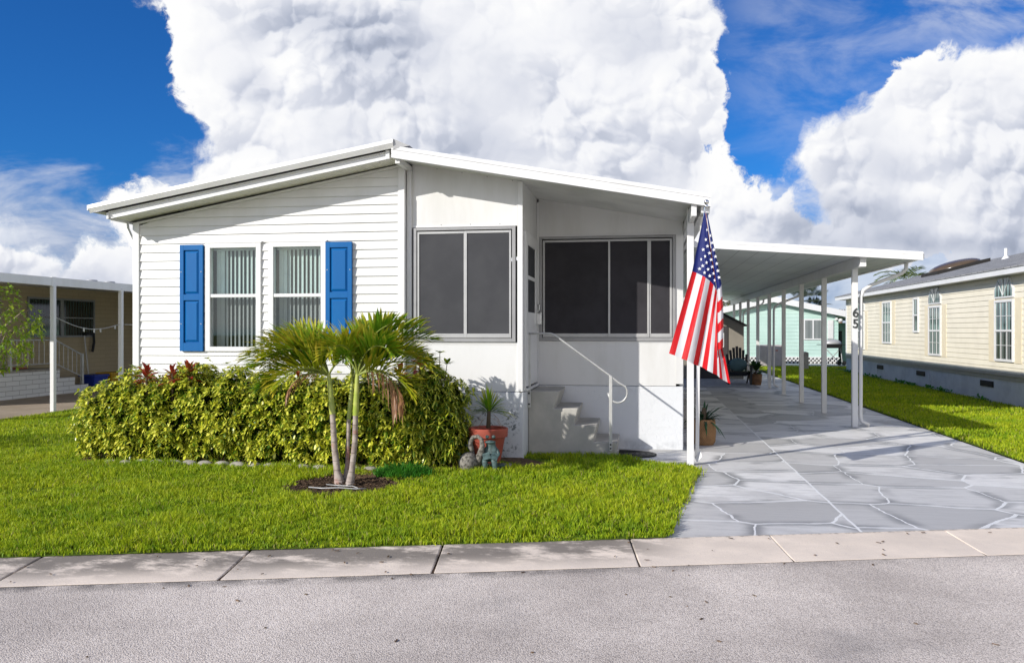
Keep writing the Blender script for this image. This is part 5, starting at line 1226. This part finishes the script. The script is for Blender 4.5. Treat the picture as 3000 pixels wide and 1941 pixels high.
a=kx(2424,937); b=kx(2441,992); q=MB(); q.box(a.x,b.x,Ym-.05,Ym-.0185,b.z,a.z); [q.box(a.x+.04,b.x-.04,Ym-.058,Ym-.0505,b.z+.05+i*.055,b.z+.075+i*.055) for i in range(12)]; q.build('shutter',M_white,mn)
z0_=kx(2300,1062).z; z1_=kx(2300,1046).z
q=MB(); q.box(xl_,xr_+.02,Ym-.012,Ym+.2,0.,z1_-.002); q.build('foundation',M_vent,mn)
q=MB(); st_=.16; xx=xl_
lo,hi=z0_-.03,z1_-.01
while xx<xr_-.1:
    for s_ in(-1,1):
        x2=xx+(hi-lo)
        A=(xx,lo) if s_>0 else (xx,hi); B=(x2,hi) if s_>0 else (x2,lo); q.tube([(A[0],Ym-.03-.008*s_,A[1]),(B[0],Ym-.03-.008*s_,B[1])],.026,4,cap=False)
    xx+=st_
q.box(xl_,xr_,Ym-.05,Ym-.015,hi,hi+.04); q.build('lattice_skirting',M_white,mn)
q=MB(); q.box(pk.x-.2,xr_+.6,Ym-1.5,Ym-.4,-.02,.10); q.build('patio_slab',M_white,mn)
q=MB(); lz=kx(2461,938); q.ell((lz.x,Ym-.1,lz.z),(.10,.10,.08)); q.ell((lz.x-.16,Ym-.1,lz.z+.05),(.08,.08,.06)); q.build('flood_light',M_white,mn,smooth=True)
# utility cabinet, wooden post, grill
a=G(2226,1068.5); Yu=35.6; a=PY(2226,1010,Yu); b=PY(2291,1068,Yu); q=MB(); q.box(a.x,b.x,Yu,Yu+.8,0.01,a.z); ub=thing('utility_cabinet','tall lilac grey utility cabinet on the grass before the mint house','cabinet',(a.x,Yu,0)); q.build('cabinet_body',M_util,ub,bevel=.02)
q=MB(); [q.box(a.x+.05+i*.045,a.x+.07+i*.045,Yu-.006,Yu-.0005,.1,a.z-.06) for i in range(6)]; q.box(a.x+.32,b.x-.04,Yu-.012,Yu-.0005,.06,a.z-.05); q.build('door_panel',simple('lilac_panel',(.44,.40,.41),.5,.4),ub)
q=MB(); q.box(a.x+.62,a.x+.72,Yu-.016,Yu-.0125,a.z-.25,a.z-.20); q.build('warning_label',M_terra,ub)
a=PY(2359,1033,33.6); q=MB(); q.box(a.x-.11,a.x+.11,33.5,33.7,0,a.z+.0); q.prism([(a.x-.12,33.49,a.z),(a.x+.12,33.49,a.z),(a.x,33.49,a.z+.05)],(0,.22,0)); o=q.build('short_post',M_grey_conc,bevel=.01); tag(o,'short weathered white post standing on the far lawn','post')
g0=PY(2440,1060,36.0); gx,gy=g0.x,36.0
gr=thing('gas_grill','small silver and black gas grill on a wheeled stand before the mint house','grill',(gx,gy,0))
q=MB(); q.ell((gx-.02,gy,.98+.02),(.36,.24,.17),n=18); q.build('lid',M_alu,gr,smooth=True)
q=MB(); q.hexa([(gx-.30,gy-.2,.80),(gx+.26,gy-.2,.80),(gx+.26,gy+.2,.80),(gx-.30,gy+.2,.80),(gx-.38,gy-.25,.97),(gx+.34,gy-.25,.97),(gx+.34,gy+.25,.97),(gx-.38,gy+.25,.97)]); q.box(gx-.62,gx+.56,gy-.16,gy+.16,.93,.955); q.build('firebox',M_black,gr,bevel=.01)
for s_ in(-1,1): q=MB(); q.tube([(gx+s_*.34,gy,.84),(gx-s_*.30,gy-.1,.12)],.018,6); q.tube([(gx+s_*.34,gy+.15,.84),(gx+s_*.40,gy+.1,.10)],.018,6); q.build('leg',M_alu,gr)
for xx in(gx+.42,gx+.22): q=MB(); q.tube([(xx,gy-.14,.19),(xx,gy-.10,.19)],.09,14); q.build('wheel',M_black,gr)
# trees far behind
def fanpalm(x,y,h,label,mat,n=26,L=1.1):
    t=thing('fan_palm',label,'palm tree',(x,y,0)); q=MB(); q.tube([(x,y,0),(x+.05,y,h*.6),(x,y,h)],[.16,.13,.12],10); q.build('trunk',M_trunk,t,smooth=True)
    B=[];D=[]
    for i in range(n):
        az=RNG.uniform(0,6.28); el=RNG.uniform(-.3,1.35); c=np.array([math.cos(az)*math.cos(el),math.sin(az)*math.cos(el),math.sin(el)])*L*.55+np.array([x,y,h])
        m_=(c-np.array([x,y,h]))/(L*.55); s_=np.cross(m_,[0,0,1]); s_/=np.linalg.norm(s_)+1e-6; u=np.cross(s_,m_)
        for k_ in np.linspace(-1.5,1.5,15): B.append(c); D.append(m_*math.cos(k_)+s_*math.sin(k_)+u*.1)
    leafset('foliage',np.array(B),np.array(D),L*.5,L*.06,mat,t,droop=.15); return t
a=PY(2362,882,52.); fanpalm(a.x,52,a.z-.1,'silvery fan palm rising behind the right slope of the mint roof',m_palm('silver_fan_leaf',(.20,.26,.22),(.34,.38,.33),(.4,.4,.35),.3),34,1.5)
a=PY(2392,897,52.); fanpalm(a.x,53,a.z-.2,'smaller dark fan palm beside the silvery one behind the mint roof',m_palm('dark_fan_leaf',(.06,.09,.07),(.1,.14,.10),(.2,.2,.12),.3),24,.9)
def feather(x,y,h,label,mat,n=9,L=2.0):
    t=thing('feather_palm',label,'palm tree',(x,y,0)); q=MB(); q.tube([(x,y,0),(x,y,h)],[.14,.10],8); q.build('trunk',M_trunk,t,smooth=True)
    for i in range(n): frond(t,(x,y,h),i*360/n+RNG.uniform(-15,15),RNG.uniform(25,70),L,mat,1.3,22,L*.30,.9,.2,'frond',L*.03)
    return t
a=PY(2663,806,44.); feather(a.x,44,a.z-.3,'green feather palm showing above the cream house roof',m_palm('far_palm_leaf',(.10,.17,.03),(.24,.32,.06),(.5,.48,.1),.6),11,1.7)
a=PY(2462,896,46.); feather(a.x,46,a.z-.5,'orange yellow feather palm between the mint house and the cream house',m_palm('orange_palm_leaf',(.20,.12,.03),(.42,.25,.05),(.5,.2,.05),.8),10,1.2)
a=PY(2130,890,50.); feather(a.x,50,a.z-.2,'dull green feather palm above the left slope of the mint roof',m_palm('dull_palm_leaf',(.08,.09,.03),(.16,.16,.05),(.3,.22,.06),.6),10,1.5)
a=PY(2210,882,54.); feather(a.x,54,a.z-.3,'low palm crown peeking over the mint roof behind the carport',m_palm('dull_palm_leaf',(.07,.08,.03),(.14,.15,.05),(.3,.22,.06),.6),10,1.5)
# ================================================================ BEIGE HOUSE ON THE LEFT
bg=thing('beige_house','beige house with a white carport roof, dark slider windows and a white block stoop','house',(-14.8,18,0))
XW=-14.8
q=MB(); q.box(-23,XW,12.6,30,0,2.62); q.box(XW+.001,-10.9,24.6,24.8,0,2.5); q.build('wall',M_beige,bg)
q=MB(); xe_=-10.70; q.prism([(-23,12.2,2.78),(XW,12.2,2.60),(xe_-.06,12.2,2.40),(xe_-.06,12.2,2.47),(XW,12.2,2.68),(-23,12.2,2.88)],(0,18,0)); q.build('roof',M_white,bg)
q=MB(); q.box(xe_-.055,xe_,12.15,13.80,2.345,2.498); q.box(xe_-.055,xe_,13.815,30.2,2.345,2.498); q.box(xe_-.051,xe_+.006,13.75,13.87,2.335,2.505); q.box(-23,xe_-.056,12.15,12.199,2.345,2.55); q.build('fascia',M_fascia,bg)
for y in(13.82,15.83,20.5,25.): q=MB(); q.box(-10.765,-10.69,y-.037,y+.037,.03,2.40); q.build('post',M_white,bg,bevel=.004)
for i,(yy,xx) in enumerate([(17.5,-12.6),(18.15,-12.6)]):
    q=MB(); q.lathe([(.10,0),(.10,.14),(.14,.15),(.12,.19),(.001,.20)],(xx,yy,2.50),n=14); q.build('roof_vent',M_alu,bg,smooth=2)
q=MB(); 
y0_,y1_=18.2,20.6; q.box(XW,XW+.04,y0_-.05,y1_+.05,2.30,2.35); q.box(XW,XW+.04,y0_-.05,y1_+.05,1.35,1.395); q.box(XW,XW+.04,y0_-.05,y0_,1.396,2.299); q.box(XW,XW+.04,y1_,y1_+.05,1.396,2.299); q.box(XW,XW+.04,19.30,19.42,1.396,2.299); q.box(XW,XW+.035,y0_,19.299,1.84,1.87); q.box(XW,XW+.035,19.421,y1_,1.84,1.87); wo=q.build('window',M_alu_dark,bg)
q=MB(); q.box(XW+.001,XW+.012,y0_,y1_,1.396,2.299); q.build('pane',M_windark,wo)
q=MB(); q.box(XW+.001,XW+.04,16.3,17.3,.62,2.32); q.build('door',M_trimgrey,bg)
stp=thing('block_stoop','white painted block stoop with two steps beside the beige house','steps',(-13.55,17,0))
q=MB(); q.prism([(-13.55,14.6,.03),(-13.55,18.70,.03),(-13.55,18.70,.21),(-13.55,18.21,.21),(-13.55,18.21,.40),(-13.55,17.68,.40),(-13.55,17.68,.595),(-13.55,14.6,.595)],(-1.24,0,0)); q.build('stoop_body',M_block,stp)
q=MB(); q.box(-14.79,-13.53,14.6,17.70,.5955,.64); q.build('stoop_top',M_grey_conc,stp)
rb=thing('stoop_railing','white metal railing with thin balusters along the block stoop','railing',(-13.6,17,.6)); Xr=-13.60
q=MB(); 
for y in(14.7,16.18,17.57): MB().box(Xr-.03,Xr+.03,y-.03,y+.03,.64,1.33).build('post',M_rail,rb)
MB().box(Xr-.03,Xr+.03,18.50,18.56,.215,.96).build('post',M_rail,rb)
MB().tube([(Xr,14.7,1.31),(Xr,17.57,1.31),(Xr,18.53,.93)],.020,6).build('rail',M_rail,rb); MB().tube([(Xr,14.7,.76),(Xr,17.57,.76),(Xr,18.53,.40)],.014,6).build('rail',M_rail,rb)
q=MB()
for i in range(16): y=14.85+i*.17; MB().tube([(Xr,y,.76),(Xr,y,1.30)],.011,5).build('baluster',M_rail,rb)
for i in range(5): y=17.72+i*.155; z=(y-17.57)/.96; MB().tube([(Xr,y,.76-.36*z),(Xr,y,1.31-.38*z)],.011,5).build('baluster',M_rail,rb)
q=MB(); q.lathe([(.15,0),(.17,.02),(.12,.03),(.001,.03)],(-14.2,17.2,.64),n=16); o=q.build('red_dish',M_terra,smooth=True); tag(o,'flat red dish lying on top of the block stoop','dish')
def bin_(x,y,sx_,sy_,h,mat,name,label):
    t=thing(name,label,'bin',(x,y,.03)); q=MB(); q.hexa([(x-sx_*.42,y-sy_*.42,.03),(x+sx_*.42,y-sy_*.42,.03),(x+sx_*.42,y+sy_*.42,.03),(x-sx_*.42,y+sy_*.42,.03),(x-sx_/2,y-sy_/2,h),(x+sx_/2,y-sy_/2,h),(x+sx_/2,y+sy_/2,h),(x-sx_/2,y+sy_/2,h)]); q.build('bin_body',mat,t,bevel=.02)
    q=MB(); q.box(x-sx_/2-.02,x+sx_/2+.02,y-sy_/2-.02,y+sy_/2+.02,h-.04,h+.012); q.build('rim',mat,t,bevel=.01)
bin_(-13.75,19.2,.42,.55,.40,M_bluebin,'recycling_bin','blue plastic recycling bin next to the block steps'); bin_(-13.85,20.15,.42,.85,.42,M_yelbin,'recycling_bin','yellow plastic recycling bin behind the blue bin')
q=MB(); q.box(-14.3,-14.0,18.75,19.0,.03,.42); 
P=[]; 
for i in range(13): t=i/12; P.append((-10.73,13.86+t*1.93,1.775-.125*t-.20*math.sin(math.pi*t)*.8))
cl=thing('clothesline','white sagging clothesline tied between the carport posts','clothesline',(-10.73,14.8,1.7)); q=MB(); q.tube(P,.0075,6); q.tube([(-10.73,15.87,1.65),(-10.73,17.2,1.63)],.0075,6); q.build('rope',M_rail,cl,smooth=True)
for t in(.42,.58,.68,.92): y=13.86+t*1.93; z=1.775-.125*t-.16*math.sin(math.pi*t); q=MB(); q.hexa([(-10.74,y-.008,z-.06),(-10.72,y-.008,z-.06),(-10.72,y+.02,z-.07),(-10.74,y+.02,z-.07),(-10.74,y-.008,z+.012),(-10.72,y-.008,z+.012),(-10.72,y+.008,z+.012),(-10.74,y+.008,z+.012)]); q.build('clothes_peg',M_rail,cl)
br=thing('broom_pole','white telescopic pole leaning upright against the beige wall','pole',(-14.5,20.0,0)); q=MB(); q.tube([(-14.6,20.15,.35),(-14.72,20.15,1.38)],.02,6); q.build('handle',M_rail,br); q=MB(); q.box(-14.66,-14.56,20.08,20.22,.22,.35); q.tube([(-14.72,20.2,1.42),(-14.7,20.5,1.44),(-14.7,20.52,1.2),(-14.7,20.45,.95)],.035,6); q.build('head',M_black,br)
# bush at the left edge and an added, unseen one that shades the lawn
def bush(x,y,z,rx,rz,label,n=420):
    t=thing('leafy_bush',label,'bush',(x,y,0)); P,Nn=hedge_surface(n,[(x,y,z,rx,rx,rz)],.2); P=np.array([x,y,z])+(P-np.array([x,y,z]))*(.45+.6*np.sqrt(RNG.uniform(0,1,(len(P),1))))
    whorls('foliage',P,Nn,5,.085,.42,m_palm('light_bush_leaf',(.16,.30,.015),(.36,.48,.04),(.6,.52,.05),.4),t,.8,.3)
    q=MB()
    for i in range(34):
        p=P[RNG.integers(len(P))]; q.tube([(x+random.uniform(-.15,.15),y,.05),((x+p[0])/2+random.uniform(-.1,.1),(y+p[1])/2,(z-rz*.4+p[2])/2),tuple(p)],[.022,.012,.004],5)
    q.build('branches',simple('pale_bush_twig',(.30,.24,.18),.8,.2),t)
bush(-10.85,12.15,1.55,.95,.80,'light green airy bush with pale twigs before the beige house',680)
bush(-10.15,8.25,.85,.85,.62,'low round light green bush added out of view at far left to shade the lawn',380)
# ================================================================ LIGHT, CAMERA
make_world()
sd=bpy.data.lights.new('sun','SUN'); sd.energy=5.0; sd.angle=math.radians(.53); sd.color=(1.0,.955,.88); so=bpy.data.objects.new('sun',sd); COL.objects.link(so)
dirv=Vector((math.cos(SUN_EL)*.7071,math.cos(SUN_EL)*.7071,-math.sin(SUN_EL))); so.rotation_euler=dirv.to_track_quat('-Z','Y').to_euler(); so.location=(-10,-10,10)
cd=bpy.data.cameras.new('camera'); co=bpy.data.objects.new('camera',cd); COL.objects.link(co); SC.camera=co
cd.sensor_width=36; cd.lens=36*F/3000; cd.clip_end=2000; cd.clip_start=.05; co.location=(0,0,H); co.rotation_euler=(math.pi/2,0,TH); cd.shift_y=-(CY-970.5)/3000*-1
SC.view_settings.view_transform='Standard'; SC.view_settings.look='None'; SC.view_settings.exposure=0
SC.render.engine='CYCLES'; SC.cycles.use_denoising=True; SC.cycles.max_bounces=7; SC.cycles.diffuse_bounces=3; SC.cycles.transparent_max_bounces=12
